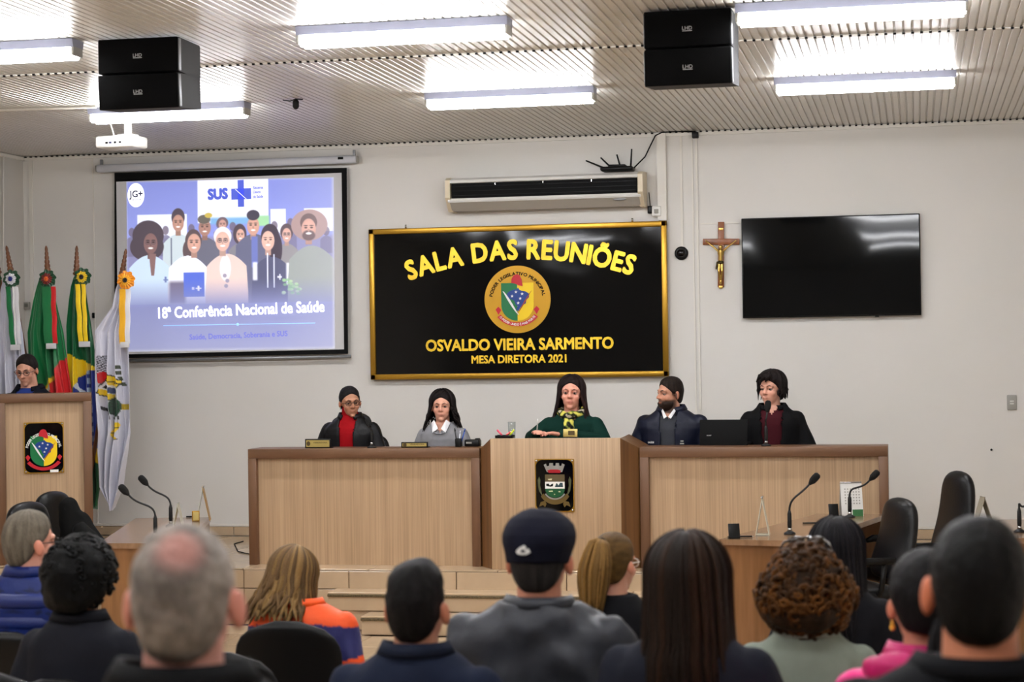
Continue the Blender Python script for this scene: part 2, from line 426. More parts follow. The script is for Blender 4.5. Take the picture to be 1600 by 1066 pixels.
# ================================================================ LIGHTS
XC = (-5.0, -2.6, -0.29)
YR = (12.44, 9.73, 7.02, 4.33, 1.64)  # last row is out of view, added to light the audience's backs
def fixture(label, loc, group=None):
    t = thing('ceiling_light', label, 'ceiling light', loc, 0, group)
    h = MB(); h.prism([(-0.075, 0), (0.075, 0), (0.062, -0.045), (-0.062, -0.045)], -0.57, 0.57, M=Matrix.Rotation(PI / 2, 4, 'Z'))
    h.build('housing', M_fix, t)
    for sx in (-1, 1):
        e = MB(); e.box((sx * 0.562, 0, -0.065), (0.018, 0.12, 0.05), 0, 0.005); e.build('end_cap', M_grey, t)
    for sy in (-1, 1):
        MB().tube([(-0.55, sy * 0.036, -0.078), (0.55, sy * 0.036, -0.078)], 0.026, 12).build('tube', M_tube, t)
    return t
M_fix = mat('fixture housing', rgb(140, 143, 162), 0.45)
fx0 = None
rowt = ['nearest the end wall', 'second row from the wall', 'third row, over the audience', 'fourth row, over the audience', 'fifth row, unseen, added to light the backs of the audience']
colt = ['left', 'middle', 'right']
for j, y in enumerate(YR):
    for i, x in enumerate(XC):
        lab = '%s twin-tube fluorescent ceiling light, %s' % (colt[i], rowt[j]); g = 'ceiling lights'
        L0 = (x, y, ZC - 0.004)
        if fx0 is None: fx0 = fixture(lab, L0, g)
        else: dup(fx0, L0, 0, lab, g)

# ================================================================ ON THE END WALL
# ---- black sign
def emblem_parts(parent, y, cx, cz, s, ring_text_mat, ribbon_text, arc_r, red=rgb(200, 20, 40), cap_h=1.0):
    """the two coloured shield with map, swords, cap and ribbon; s = half width of the shield"""
    G = mat('shield green', rgb(0, 118, 62), 0.4); Yl = mat('shield yellow', rgb(250, 214, 10), 0.4); R = mat('emblem red', red, 0.4)
    B = mat('map blue', rgb(14, 60, 140), 0.4); W = mat('emblem white', rgb(240, 240, 240), 0.4); R2 = mat('sabre red', rgb(176, 58, 20), 0.4)
    e = 0.0022
    def half(sgn):
        P = [(0, 1.0), (sgn * 1, 1.0), (sgn * 1, -0.35)]
        for i in range(1, 9): a = i / 8 * PI / 2; P.append((sgn * math.cos(a), -0.35 - 0.95 * math.sin(a)))
        return [(cx + p[0] * s, cz + p[1] * s) for p in P]
    MB().prism(half(-1), y - e, y).build('green_half', G, parent); MB().prism(half(1), y - e, y).build('yellow_half', Yl, parent)
    mp = [(-.62, .38), (-.45, .52), (-.2, .6), (-.02, .62), (.05, .72), (.12, .6), (.25, .52), (.5, .48), (.74, .32), (.72, .12), (.55, -.05), (.52, -.25), (.3, -.36), (.18, -.5), (.05, -.72), (-.08, -.6), (.02, -.42), (-.12, -.3), (-.18, -.08), (-.4, .02), (-.62, .12)]
    MB().prism([(cx + p[0] * s, cz + p[1] * s) for p in mp], y - 2 * e, y - e).build('map', B, parent)
    st = MB()
    for q in ((-.08, .45), (.3, .33), (-.32, .2), (.18, .05), (.05, -.22)):
        P = [(cx + s * (q[0] + (0.1 if i % 2 == 0 else 0.042) * math.sin(i * PI / 5)), cz + s * (q[1] + (0.1 if i % 2 == 0 else 0.042) * math.cos(i * PI / 5))) for i in range(10)]
        st.prism(P, y - 3 * e, y - 2 * e)
    st.build('stars', W, parent)
    for sg, m_ in ((-1, W), (1, R2)):
        out = []; inn = []
        for i in range(13):
            t = i / 12; xx = sg * (0.88 * (1 - t) ** 0.85) - sg * 0.06 * t; zz = 0.5 - 1.42 * t ** 1.15
            wd = 0.022 + 0.05 * math.sin(PI * t); out.append((cx + s * (xx + wd * 0.8), cz + s * (zz + wd * 0.5))); inn.append((cx + s * (xx - wd * 0.8), cz + s * (zz - wd * 0.5)))
        MB().prism(out + inn[::-1], y - 3 * e, y - 2 * e).build('sabre', m_, parent)
    cp = [(-.36, 1.0), (-.34, 1.25), (-.22, 1.45), (-.02, 1.53 * cap_h), (.16, 1.46), (.28, 1.2), (.34, 0.8), (.1, .84), (-.1, .95)]
    MB().prism([(cx + p[0] * s, cz + p[1] * s) for p in cp], y - 3 * e, y - e).build('liberty_cap', R, parent)
    o = []; n_ = []
    for i in range(17):
        a = math.radians(128 + 104 * i / 16); o.append((cx + s * 1.6 * math.sin(a), cz + s * (-.12 + 1.52 * math.cos(a)))); n_.append((cx + s * 1.32 * math.sin(a), cz + s * (-.12 + 1.28 * math.cos(a))))
    rb = MB(); rb.prism(o + n_[::-1], y - 2 * e, y - e)
    for sg in (-1, 1): rb.prism([(cx + s * sg * x_, cz + s * z_) for x_, z_ in ((1.0, -.62), (1.18, -.42), (1.36, -.6), (1.18, -.92))], y - 2.4 * e, y - e)
    rb.build('ribbon', R, parent)
    if ribbon_text:
        tt = MB(); arctext(tt, ribbon_text, cx, cz - 0.12 * s, s * 1.40, math.radians(230), math.radians(130), s * 0.13, y - 2.8 * e, 0, 0.02, inside=True)
        tt.build('motto', W, parent)
    if ring_text_mat is not None:
        tt = MB(); arctext(tt, 'PODER LEGISLATIVO MUNICIPAL', cx, cz - 0.1 * s, arc_r, math.radians(-80), math.radians(80), s * 0.19, y - 1.5 * e, 0, 0.03, squeeze=0.95)
        tt.build('ring_lettering', ring_text_mat, parent)

SY = YW - 0.05
c00 = U(577, 357, SY); c11 = U(1045, 589, SY); c01 = U(1042, 347, SY); c10 = U(580, 593, SY)
SX_, SZ_ = (c00.x + c01.x + c10.x + c11.x) / 4, (c00.z + c01.z + c10.z + c11.z) / 4
SW = ((c01.x - c00.x) + (c11.x - c10.x)) / 2; SH = ((c00.z - c10.z) + (c01.z - c11.z)) / 2
sign = thing('wall_sign', 'large black glossy sign with gold frame and gold lettering on the end wall', 'sign', (SX_, SY, SZ_))
fr = MB(); fw = 0.045
for sx in (-1, 1): fr.box((sx * (SW / 2 - fw / 2), 0, 0), (fw, 0.05, SH), 0, 0.006)
for sz in (-1, 1): fr.box((0, 0, sz * (SH / 2 - fw / 2)), (SW, 0.05, fw), 0, 0.006)
fr.build('frame', M_gold, sign)
g = MB(); nx, nz = 60, 30; V = []; Fc = []
for i in range(nx + 1):
    for j in range(nz + 1):
        x = -SW / 2 + 0.04 + (SW - 0.08) * i / nx; z = -SH / 2 + 0.04 + (SH - 0.08) * j / nz
        V.append((x, -0.005 - 0.003 * noise.noise(Vector((x * 1.3, z * 2.0, 3.1))) - 0.0012 * noise.noise(Vector((x * 4, z * 5, 7))), z))
for i in range(nx):
    for j in range(nz): a = i * (nz + 1) + j; Fc.append((a, a + nz + 1, a + nz + 2, a + 1))
g.add(V, Fc, 0, True)
M_gloss = mat('glossy black board', rgb(5, 5, 6), 0.06, spec=0.3)
g.build('panel', M_gloss, sign)
def sgn(px, py):
    q = U(px, py, SY); return q.x - SX_, q.z - SZ_
l1 = MB(); sc = 1 / 193.0
x0, z0 = sgn(811, 390); R_ = 560 * sc
arctext(l1, 'SALA DAS REUNIÕES', x0, z0 - R_, R_, math.radians(-19.0), math.radians(19.0), 0.148, -0.013, 0, 0.035, squeeze=0.94)
l1.build('title_lettering', M_goldl, sign)
l2 = MB(); x1, z1 = sgn(811, 538); text(l2, 'OSVALDO VIEIRA SARMENTO', x1, z1, 297 * sc, 0.088, -0.013, 0, 0.03)
l2.build('name_lettering', M_goldl, sign)
l3 = MB(); x1, z1 = sgn(811, 561); text(l3, 'MESA DIRETORA 2021', x1, z1, 150 * sc, 0.060, -0.013, 0, 0.03)
l3.build('year_lettering', M_goldl, sign)
xe, ze = sgn(809, 468)
MB().prism([(xe + 0.272 * math.cos(t * PI / 32), ze + 0.272 * math.sin(t * PI / 32)) for t in range(64)], -0.013, -0.006).build('emblem_disc', M_goldd, sign)
emblem_parts(sign, -0.0135, xe, ze, 0.133, M_blkm, 'O PODER UNIDO É MAIS FORTE', 0.222)
for px in (634, 988):
    q = U(px, 352 - (px - 634) * 0.02, SY)
    MB().tube([(q.x - SX_, 0, SH / 2), (q.x - SX_, 0, SH / 2 + 0.03)], 0.008).build('hook', M_chrome, sign)

# ---- projection screen
PY = YW - 0.09
pa = U(152, 264, PY); pb = U(558, 249, PY)
scr = thing('projection_screen', 'pull-down projection screen showing a conference slide, beside the flags', 'screen', ((pa.x + pb.x) / 2, PY, (pa.z + pb.z) / 2))
sw = pb.x - pa.x; ox, oz = scr.location.x, scr.location.z
def sl(px, py): q = U(px, py, PY); return q.x - ox, q.z - oz
tilt = Matrix.Rotation(math.atan2(pb.z - pa.z, pb.x - pa.x) * -1, 4, 'Y')
cs = MB(); cs.box((0, 0, 0), (sw, 0.075, 0.065), 0, 0.018, M=tilt); cs.build('case', mat('screen case', rgb(196, 198, 204), 0.35), scr)
for sx in (-1, 1):
    MB().box((sx * (sw / 2 - 0.03), 0.02, 0.05), (0.02, 0.03, 0.06), 0, 0.004, M=tilt).build('bracket', M_steel, scr)
    MB().box((sx * (sw / 2 + 0.004), 0, 0), (0.012, 0.06, 0.055), 0, 0.006, M=tilt).build('end_cap', M_grey, scr)
sb_ = MB(); sb_.box((sw / 2 - 0.13, -0.039, 0.01), (0.045, 0.003, 0.02), 0, M=tilt); sb_.build('badge', M_blkm, scr)
bl = sl(178, 270); br = sl(541, 262); bb = sl(543, 553); bbl = sl(178, 560)
MB().prism([(bl[0], bl[1]), (br[0], br[1]), (bb[0], bb[1]), (bbl[0], bbl[1])], 0.012, 0.016).build('black_border', M_blkm, scr)
wl = [sl(181, 284), sl(533, 270), sl(537, 546), sl(184, 554)]
M_scrw = mat('screen white', rgb(200, 199, 200), 0.9, emit=0.03)  # faint emission in place of light from the projector
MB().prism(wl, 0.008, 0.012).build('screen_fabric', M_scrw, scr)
b0 = sl(174, 564); b1 = sl(548, 557)
MB().tube([(b0[0], 0.01, b0[1]), (b1[0], 0.01, b1[1])], 0.013, 10).build('bottom_bar', M_steel, scr)
# the slide, painted with numpy into a colour attribute
GX, GZ = 430, 345
PX0, PX1, PY0, PY1 = 197.0, 522.0, 283.0, 548.0
gx = np.linspace(PX0, PX1, GX)[None, :] * np.ones((GZ, 1)); gy = np.linspace(PY0, PY1, GZ)[:, None] * np.ones((1, GX))
img = np.zeros((GZ, GX, 3)); img[:] = (112, 124, 204)
img[:] += (np.clip((gy - 283) / 100, 0, 1) * 22)[..., None]
def put(mask, col, a=1.0):
    mk = (np.clip(mask, 0, 1) * a)[..., None]; img[:] = img * (1 - mk) + np.array(col, float) * mk
def el(cx, cy, rx, ry, s=1.0): return np.clip((1 - np.sqrt(((gx - cx) / rx) ** 2 + ((gy - cy) / ry) ** 2)) * min(rx, ry) / s + 0.5, 0, 1)
def rc(x0, y0, x1, y1, s=1.0): return np.clip((gx - x0) / s + .5, 0, 1) * np.clip((x1 - gx) / s + .5, 0, 1) * np.clip((gy - y0) / s + .5, 0, 1) * np.clip((y1 - gy) / s + .5, 0, 1)
def bodym(cx, y0, w, y1=475, sl_=0.55):      # rounded shoulders
    hw = w / 2 * np.clip(np.sqrt(np.clip((gy - y0) / (w * 0.32), 0, 1)), 0, 1) * (1 + 0.12 * np.clip((gy - y0) / 60, 0, 1))
    return np.clip(hw - np.abs(gx - cx) + .5, 0, 1) * (gy > y0) * np.clip((y1 - gy) / 1 + .5, 0, 1)
put(rc(310, 270, 421, 350), (238, 240, 250)); put(rc(214, 335, 293, 380), (236, 240, 250)); put(rc(424, 330, 448, 372), (228, 232, 246)); put(rc(476, 330, 521, 366), (232, 236, 248))
put(rc(330, 342, 421, 352, 4), (110, 170, 220)); put(rc(398, 340, 422, 356, 3), (150, 210, 150)); put(rc(197, 372, 522, 420, 6), (120, 116, 150), .75)
for hx, hy in ((205, 362), (259, 360), (300, 358), (344, 352), (430, 356), (455, 352), (510, 366), (365, 356)):
    put(el(hx, hy, 5, 7), (92, 78, 96), .8); put(bodym(hx, hy + 7, 18, 400), (100, 96, 130), .8)
def face(cx, cy, rx, ry, col, smile=True, dark=0.55, glasses=False, beard=None):
    col = np.array(col, float)
    put(rc(cx - rx * .45, cy + ry * .5, cx + rx * .45, cy + ry * 1.5), col * .82)
    put(el(cx, cy, rx, ry), col); put(el(cx + rx * .1, cy - ry * .2, rx * .7, ry * .6, 4), col * 1.12, .5)
    if beard: put(el(cx, cy + ry * .62, rx * .9, ry * .5, 2), beard, .85)
    for sx in (-1, 1):
        put(el(cx + sx * rx * .4, cy - ry * .12, rx * .2, ry * .08), col * dark * .6); put(el(cx + sx * rx * .4, cy - ry * .32, rx * .25, ry * .05), col * dark * .6)
        if glasses: put(el(cx + sx * rx * .42, cy - ry * .1, rx * .36, ry * .22) - el(cx + sx * rx * .42, cy - ry * .1, rx * .26, ry * .14), (60, 50, 60), .7)
    put(el(cx, cy + ry * .15, rx * .14, ry * .14), col * .85)
    if smile: put(el(cx, cy + ry * .45, rx * .36, ry * .10), (250, 246, 244))
# back row
put(bodym(279, 366, 46), (196, 212, 216)); put(el(279, 340, 10.5, 14), (58, 46, 52)); face(279, 349, 9, 13, (176, 126, 104)); put(rc(267, 372, 269, 425), (90, 100, 120)); 
put(bodym(321, 372, 44), (88, 88, 104)); face(321, 357, 9.5, 13, (160, 112, 94)); put(el(320, 344, 10, 7), (84, 78, 66)); put(el(327, 338, 6, 4), (196, 170, 60))
put(el(349, 350, 9, 9), (96, 74, 78)); face(349, 353, 6, 8, (190, 140, 124), True)
put(bodym(376, 382, 34), (120, 118, 124)); put(el(376, 368, 10.5, 16), (62, 48, 54)); face(377, 370, 6.5, 10, (206, 156, 136))
put(bodym(398, 368, 54), (84, 86, 112)); face(397, 356, 9.5, 14, (200, 146, 124)); put(el(397, 339, 10, 8), (46, 42, 54)); put(rc(394, 372, 404, 420, 2), (92, 104, 176))
put(bodym(449, 384, 34), (132, 128, 130)); put(el(449, 366, 10, 13), (70, 54, 58)); face(449, 371, 7, 11, (206, 156, 138), True, .5, True)
# front row
put(el(231, 368, 25, 24), (58, 46, 52)); put(el(229, 385, 27, 22), (58, 46, 52)); put(bodym(233, 398, 62), (196, 220, 240)); face(235, 380, 11, 16, (116, 80, 74), True, .5, True)
put(np.clip(6 - np.abs(gx - 238) - (gy - 398) * .1, 0, 1) * rc(228, 396, 250, 430), (120, 84, 78)); put(rc(257, 432, 260, 441), (90, 110, 170)); put(rc(255, 436, 263, 438), (90, 110, 170))
put(el(303, 377, 13, 18), (76, 58, 58)); put(el(294, 392, 8, 16), (76, 58, 58)); put(bodym(294, 400, 58), (242, 244, 250)); face(304, 381, 10.5, 15, (204, 150, 128))
put(rc(264, 440, 290, 475, 6), (96, 86, 108)); put(rc(287, 426, 320, 464), (66, 92, 206)); put(rc(309, 447, 312, 455), (240, 240, 250)); put(rc(306, 450, 315, 452), (240, 240, 250)); put(rc(300, 449, 304, 453), (200, 205, 240))
put(el(349, 371, 14, 15), (236, 232, 230)); put(bodym(355, 398, 60), (230, 200, 188)); put(el(353, 420, 9, 20), (240, 232, 232)); face(349, 379, 11, 15, (222, 172, 152), True, .55, True)
for q in ((352, 432), (356, 440), (354, 448)): put(el(q[0], q[1], 3, 3), (150, 140, 160))
put(el(423, 372, 14, 19), (48, 38, 48)); put(el(432, 392, 10, 26), (48, 38, 48)); put(bodym(425, 404, 56), (66, 68, 96)); put(rc(396, 412, 403, 440, 3), (232, 236, 248)); put(rc(448, 414, 458, 448, 3), (232, 236, 248))
face(420, 379, 10, 15, (224, 172, 152)); put(rc(418, 398, 420, 452), (230, 234, 250)); put(rc(428, 400, 430, 452), (210, 216, 240)); put(rc(434, 434, 441, 437), (220, 224, 245)); put(rc(437, 431, 439, 440), (220, 224, 245))
put(el(484, 356, 28, 24), (160, 128, 122)); put(bodym(487, 388, 66), (140, 148, 142)); put(el(483, 352, 13, 14), (92, 70, 66)); face(483, 362, 11, 16, (206, 150, 130), False, .5, False, (70, 54, 56)); put(el(483, 369, 4.5, 1.8), (250, 246, 244))
for k in range(26): put(el(456 + random.uniform(-13, 14), 452 + random.uniform(-12, 10), 3, 2), random.choice([(150, 206, 130), (120, 184, 110), (180, 220, 150)]), .8)
# blue veil rising from the bottom, pale haze to the right
veil = np.clip((gy - 435) / 45, 0, 1) ** 1.2
put(veil, (118, 124, 176)); put(np.clip((gy - 470) / 80, 0, 1), (140, 144, 182), .9); put(np.clip((gx - 430) / 110, 0, 1) * .28, (190, 190, 200)); put(np.ones_like(gx), (190, 190, 210), 0.2)
put(1 - rc(196, 282, 521, 547, 8), (192, 192, 198))
lin_ = np.where(img / 255 <= 0.04045, img / 255 / 12.92, ((np.clip(img, 0, 255) / 255 + 0.055) / 1.055) ** 2.4)
q00 = Vector(sl(197, 284)); q10 = Vector(sl(521, 277)); q01 = Vector(sl(199, 550)); q11 = Vector(sl(523, 545))
V = []
for j in range(GZ):
    a = q00.lerp(q01, j / (GZ - 1)); b = q10.lerp(q11, j / (GZ - 1))
    for i in range(GX): p = a.lerp(b, i / (GX - 1)); V.append((p[0], 0.0065, p[1]))
Fc = [(j * GX + i, (j + 1) * GX + i, (j + 1) * GX + i + 1, j * GX + i + 1) for j in range(GZ - 1) for i in range(GX - 1)]
M_slide = mat('glowing slide', (1, 1, 1), 0.9, attr=True, emit=0.30, emitattr=True)  # the picture glows by itself, standing in for the projector's beam
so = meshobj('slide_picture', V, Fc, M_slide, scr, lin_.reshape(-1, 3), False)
EW = mat('slide white', rgb(245, 246, 252), 0.9, emit=0.42); EB = mat('slide blue', rgb(78, 92, 190), 0.9, emit=0.35); ED = mat('slide dark', rgb(60, 60, 90), 0.9, emit=0.1); EC = mat('slide line', rgb(150, 195, 240), 0.9, emit=0.4); EF = mat('slide faint blue', rgb(112, 118, 196), 0.9, emit=0.3)  # slide lettering and marks glow too, instead of being lit by the projector
ss = 187.0; sa = -0.02
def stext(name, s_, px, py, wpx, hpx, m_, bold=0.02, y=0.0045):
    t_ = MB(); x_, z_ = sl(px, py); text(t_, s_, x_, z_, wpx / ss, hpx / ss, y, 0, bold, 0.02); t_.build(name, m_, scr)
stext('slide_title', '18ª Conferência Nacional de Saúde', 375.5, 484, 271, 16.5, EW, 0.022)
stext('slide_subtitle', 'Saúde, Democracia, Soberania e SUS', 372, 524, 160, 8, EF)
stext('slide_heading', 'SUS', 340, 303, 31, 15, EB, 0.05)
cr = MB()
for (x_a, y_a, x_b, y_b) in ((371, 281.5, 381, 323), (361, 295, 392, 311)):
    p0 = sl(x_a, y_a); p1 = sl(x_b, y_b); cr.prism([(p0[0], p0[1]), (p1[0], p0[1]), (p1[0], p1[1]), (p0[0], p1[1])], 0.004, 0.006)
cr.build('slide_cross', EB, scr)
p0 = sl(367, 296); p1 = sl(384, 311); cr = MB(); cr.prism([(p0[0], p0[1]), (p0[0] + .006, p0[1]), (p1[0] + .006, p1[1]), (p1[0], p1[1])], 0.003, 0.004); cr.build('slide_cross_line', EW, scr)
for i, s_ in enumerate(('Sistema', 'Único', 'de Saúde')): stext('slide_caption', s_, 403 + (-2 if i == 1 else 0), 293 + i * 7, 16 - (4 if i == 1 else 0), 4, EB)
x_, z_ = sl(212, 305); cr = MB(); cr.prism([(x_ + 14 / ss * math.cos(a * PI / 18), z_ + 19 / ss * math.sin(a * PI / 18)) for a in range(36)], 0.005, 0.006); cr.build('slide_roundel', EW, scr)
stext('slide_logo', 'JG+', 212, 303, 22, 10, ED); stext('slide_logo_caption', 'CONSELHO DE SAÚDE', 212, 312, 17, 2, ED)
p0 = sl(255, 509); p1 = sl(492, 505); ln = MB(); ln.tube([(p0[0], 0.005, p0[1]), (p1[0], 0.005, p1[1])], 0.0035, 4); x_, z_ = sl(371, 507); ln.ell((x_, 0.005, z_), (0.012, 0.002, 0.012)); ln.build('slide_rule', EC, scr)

# ---- television
TY = YW - 0.06
ta, tb, tc_, td = U(1158, 343, TY), U(1437, 334, TY), U(1440, 493, TY), U(1161, 499, TY)
TWD = (tb.x - ta.x + tc_.x - td.x) / 2; THT = (ta.z - td.z + tb.z - tc_.z) / 2
tv = thing('television', 'large black flat television on the end wall, right of the crucifix', 'television', ((ta.x + tc_.x) / 2, TY, (ta.z + tc_.z) / 2 + 0.005))
tv.rotation_euler = (math.radians(-0.35), 0, 0)
MB().box((0, 0.012, 0), (TWD, 0.035, THT), 0, 0.006).build('casing', M_blk, tv)
g = MB(); V = []; Fc = []; nx, nz = 40, 24
for i in range(nx + 1):
    for j in range(nz + 1):
        x = (-.5 + i / nx) * (TWD - 0.018); z = (-.5 + j / nz) * (THT - 0.022) + 0.002
        V.append((x, -0.0062 - 0.003 * ((abs(x) / TWD * 2) ** 2) - 0.001 * noise.noise(Vector((x * 2.5, z * 3, 1.7))), z))
for i in range(nx):
    for j in range(nz): a = i * (nz + 1) + j; Fc.append((a, a + nz + 1, a + nz + 2, a + 1))
g.add(V, Fc, 0, True); g.build('display', mat('tv glass', rgb(9, 10, 11), 0.045, spec=0.22), tv)
MB().box((0.35, -0.004, -THT / 2 - 0.004), (0.03, 0.01, 0.01)).build('sensor', M_blk, tv)
MB().box((0, 0.04, 0), (0.4, 0.03, 0.3)).build('wall_bracket', M_steel, tv)

# ---- air conditioner (extruded profile)
AX0 = U(699, 280, YW - 0.25).x; AX1 = U(1000, 275, YW - 0.25).x
zt = U(850, 277, YW - 0.25).z; ac = thing('air_conditioner', 'wide white air conditioner with dark grille above the black sign', 'air conditioner', ((AX0 + AX1) / 2, YW, zt), group=None)
hw = (AX1 - AX0) / 2; H = U(850, 277, YW - 0.25).z - U(850, 324, YW - 0.16).z
def xprof(prof, x0, x1, m_, name, bulge=0):
    mb = MB(); mb.prism([(p[0], p[1]) for p in prof], x0, x1, M=Matrix(((0, 1, 0, 0), (1, 0, 0, 0), (0, 0, 1, 0), (0, 0, 0, 1)))); 
    return mb.build(name, m_, ac)
xprof([(-0.002, 0.03), (-0.2, 0.02), (-0.245, 0.0), (-0.25, -0.02), (-0.24, -0.025), (-0.03, -0.03), (-0.002, -0.03)], -hw, hw, M_white, 'top_panel')
xprof([(-0.03, -0.028), (-0.235, -0.028), (-0.232, -0.15), (-0.03, -0.15)], -hw + 0.03, hw - 0.03, M_blkm, 'grille')
sl_b = MB()
for k in range(3): sl_b.box((0, -0.2355, -0.05 - k * 0.036), (hw * 2 - 0.07, 0.002, 0.002))
sl_b.build('grille_slats', M_blk, ac)
for x in (-0.5, 0, 0.5): MB().box((x * hw, -0.239, -0.036), (0.008, 0.008, 0.016)).build('clip', M_chrome, ac)
xprof([(-0.002, -0.146), (-0.236, -0.146), (-0.243, -0.165), (-0.236, -0.178), (-0.002, -0.178)], -hw, hw, M_white, 'lower_band')
M_acg = mat('air conditioner underside', rgb(176, 170, 160), 0.25)
xprof([(-0.002, -0.17), (-0.234, -0.172), (-0.15, -H - 0.01), (-0.002, -H - 0.01)], -hw + 0.012, hw - 0.012, M_acg, 'underside')
xprof([(-0.15, -H), (-0.19, -H + 0.025), (-0.185, -H + 0.035), (-0.14, -H + 0.012)], -hw + 0.06, hw - 0.05, M_white, 'air_flap')
MB().ell((hw * 0.78, -0.212, -0.19), (0.055, 0.01, 0.012), 16, 8).build('badge', M_steel, ac)
for sx in (-1, 1):
    xprof([(-0.002, 0.034), (-0.2, 0.024), (-0.25, 0.002), (-0.255, -0.14), (-0.225, -0.175), (-0.145, -H - 0.015), (-0.002, -H - 0.015)], sx * hw - 0.02, sx * hw + 0.02, M_ivory if 'M_ivory' in globals() else mat('ivory plastic', rgb(222, 208, 180), 0.4), 'end_cover')
# router with aerials on top
rp = U(965, 258, YW - 0.14); rp.z = zt + 0.034
ro = thing('router', 'black wireless router with upright aerials on top of the air conditioner', 'router', rp)
r_ = MB(); r_.box((0, 0, 0.02), (0.26, 0.16, 0.035), 0, 0.014); r_.box((0.0, 0, 0.044), (0.14, 0.1, 0.02), 0, 0.008); r_.build('body', M_blk, ro)
for ax, dx, dz in ((-0.1, -0.16, 0.07), (-0.05, -0.09, 0.09), (0.02, -0.03, 0.11), (0.1, 0.01, 0.15)):
    MB().tube([(ax, 0.03, 0.03), (ax + dx, 0.03, 0.03 + dz)], [0.008, 0.006], 8).build('aerial', M_blk, ro)
cb = MB(); pts = [rp + Vector((0.13, 0.02, 0.03))] + [U(x, y, YW - 0.05) for x, y in ((1008, 245), (1016, 228), (1024, 212), (1034, 207), (1060, 205), (1087, 206))]
cb.tube(pts, 0.006, 6); tag(cb.build('cable', M_blkm), 'black cable looping from the router up to the ceiling corner', 'cable')
q = U(1016, 328, YW - 0.03); ad = thing('power_adapter', 'small black power adapter hanging beside the air conditioner', 'adapter', q)
a_ = MB(); a_.box((0, 0, 0), (0.04, 0.04, 0.06), 0, 0.006); a_.build('body', M_blk, ad)
a_ = MB(); a_.tube([(0, 0, 0.03), (-0.005, 0, 0.09), (-0.01, 0.01, 0.14)], 0.004, 6); a_.build('cord', M_blk, ad)
q = U(1027, 331, YW); so_ = thing('wall_socket', 'white wall socket below the duct right of the air conditioner', 'socket', q + Vector((0, -0.055, 0)))
MB().box((0, 0, 0), (0.07, 0.012, 0.08), 0, 0.004).build('plate', M_white, so_); MB().box((0, -0.006, 0), (0.035, 0.006, 0.035), 0, 0.004).build('outlet', M_grey, so_)
q = U(1065, 396, YW); dc = thing('dome_camera', 'round black dome camera on the wall between sign and crucifix', 'camera', q)
d_ = MB(); d_.lathe([(0.052, 0), (0.055, 0.01), (0.052, 0.03), (0.04, 0.034)], 24, M=Matrix.Rotation(PI / 2, 4, 'X')); d_.build('housing', M_blk, dc)
d_ = MB(); d_.ell((0, -0.03, 0), (0.036, 0.03, 0.036), 20, 12); d_.build('lens_dome', mat('dark glass', rgb(8, 8, 10), 0.06), dc)
q = U(1087, 208, YW); jb = tag(MB().box((0, -0.03, -0.02), (0.05, 0.06, 0.05), 0, 0.008).build('junction_box', M_blk, loc=q), 'small black junction box at the top of the conduit', 'junction box')
# ---- crucifix
q = U(1127, 378, YW); s_ = 1 / 197.0
cx_ = thing('crucifix', 'brown wooden crucifix with golden figure between dome camera and television', 'crucifix', q, rot=(0, 0.02, 0))
M_crw = wood('crucifix wood', rgb(112, 58, 20), rgb(150, 84, 36), 0.35, (20, 20, 3))
MB().box((0, -0.012, -20 * s_), (9.5 * s_, 0.024, 102 * s_), 0, 0.003).build('upright', M_crw, cx_)
MB().box((0, -0.013, 0), (57 * s_, 0.026, 9.5 * s_), 0, 0.003).build('crossbar', M_crw, cx_)
M_brs = mat('brass figure', rgb(196, 160, 84), 0.28, 0.9)
b = MB(); y = -0.045
b.ell((0, y, -0.045), (0.016, 0.017, 0.021)); b.cap((0, y, -0.075), (0, y, -0.15), 0.02, 0.016); b.ell((0, y, -0.09), (0.026, 0.014, 0.03)); b.ell((0, y, -0.165), (0.023, 0.017, 0.022))
for sx in (-1, 1):
    b.cap((sx * 0.022, y, -0.072), (sx * 0.065, y + 0.004, -0.035), 0.009, 0.007); b.cap((sx * 0.065, y + 0.004, -0.035), (sx * 0.11, y + 0.01, 0.0), 0.007, 0.005); b.ell((sx * 0.116, y + 0.012, 0.006), (0.008, 0.005, 0.008))
    b.cap((sx * 0.011, y, -0.17), (sx * 0.013, y - 0.012, -0.235), 0.013, 0.009); b.cap((sx * 0.013, y - 0.012, -0.235), (sx * 0.004, y + 0.006, -0.31), 0.009, 0.006); b.cap((sx * 0.004, y + 0.006, -0.31), (sx * 0.004, y - 0.004, -0.335), 0.006, 0.005)
V, f = remesh(b, 0.0035, 2, 0.8); meshobj('figure', V, f, M_brs, cx_)
b = MB(); b.ell((0.0, y - 0.004, -0.165), (0.027, 0.018, 0.016)); b.cap((-0.024, y, -0.165), (-0.034, y, -0.215), 0.010, 0.006); b.build('loincloth', mat('dark brass', rgb(70, 58, 30), 0.4, 0.8), cx_)
MB().box((0, -0.027, 0.10), (0.034, 0.004, 0.02), 0, 0.001).build('title_plate', M_brs, cx_)
MB().box((0, -0.027, -0.36), (0.03, 0.004, 0.022), 0, 0.001).build('foot_plate', M_brs, cx_)
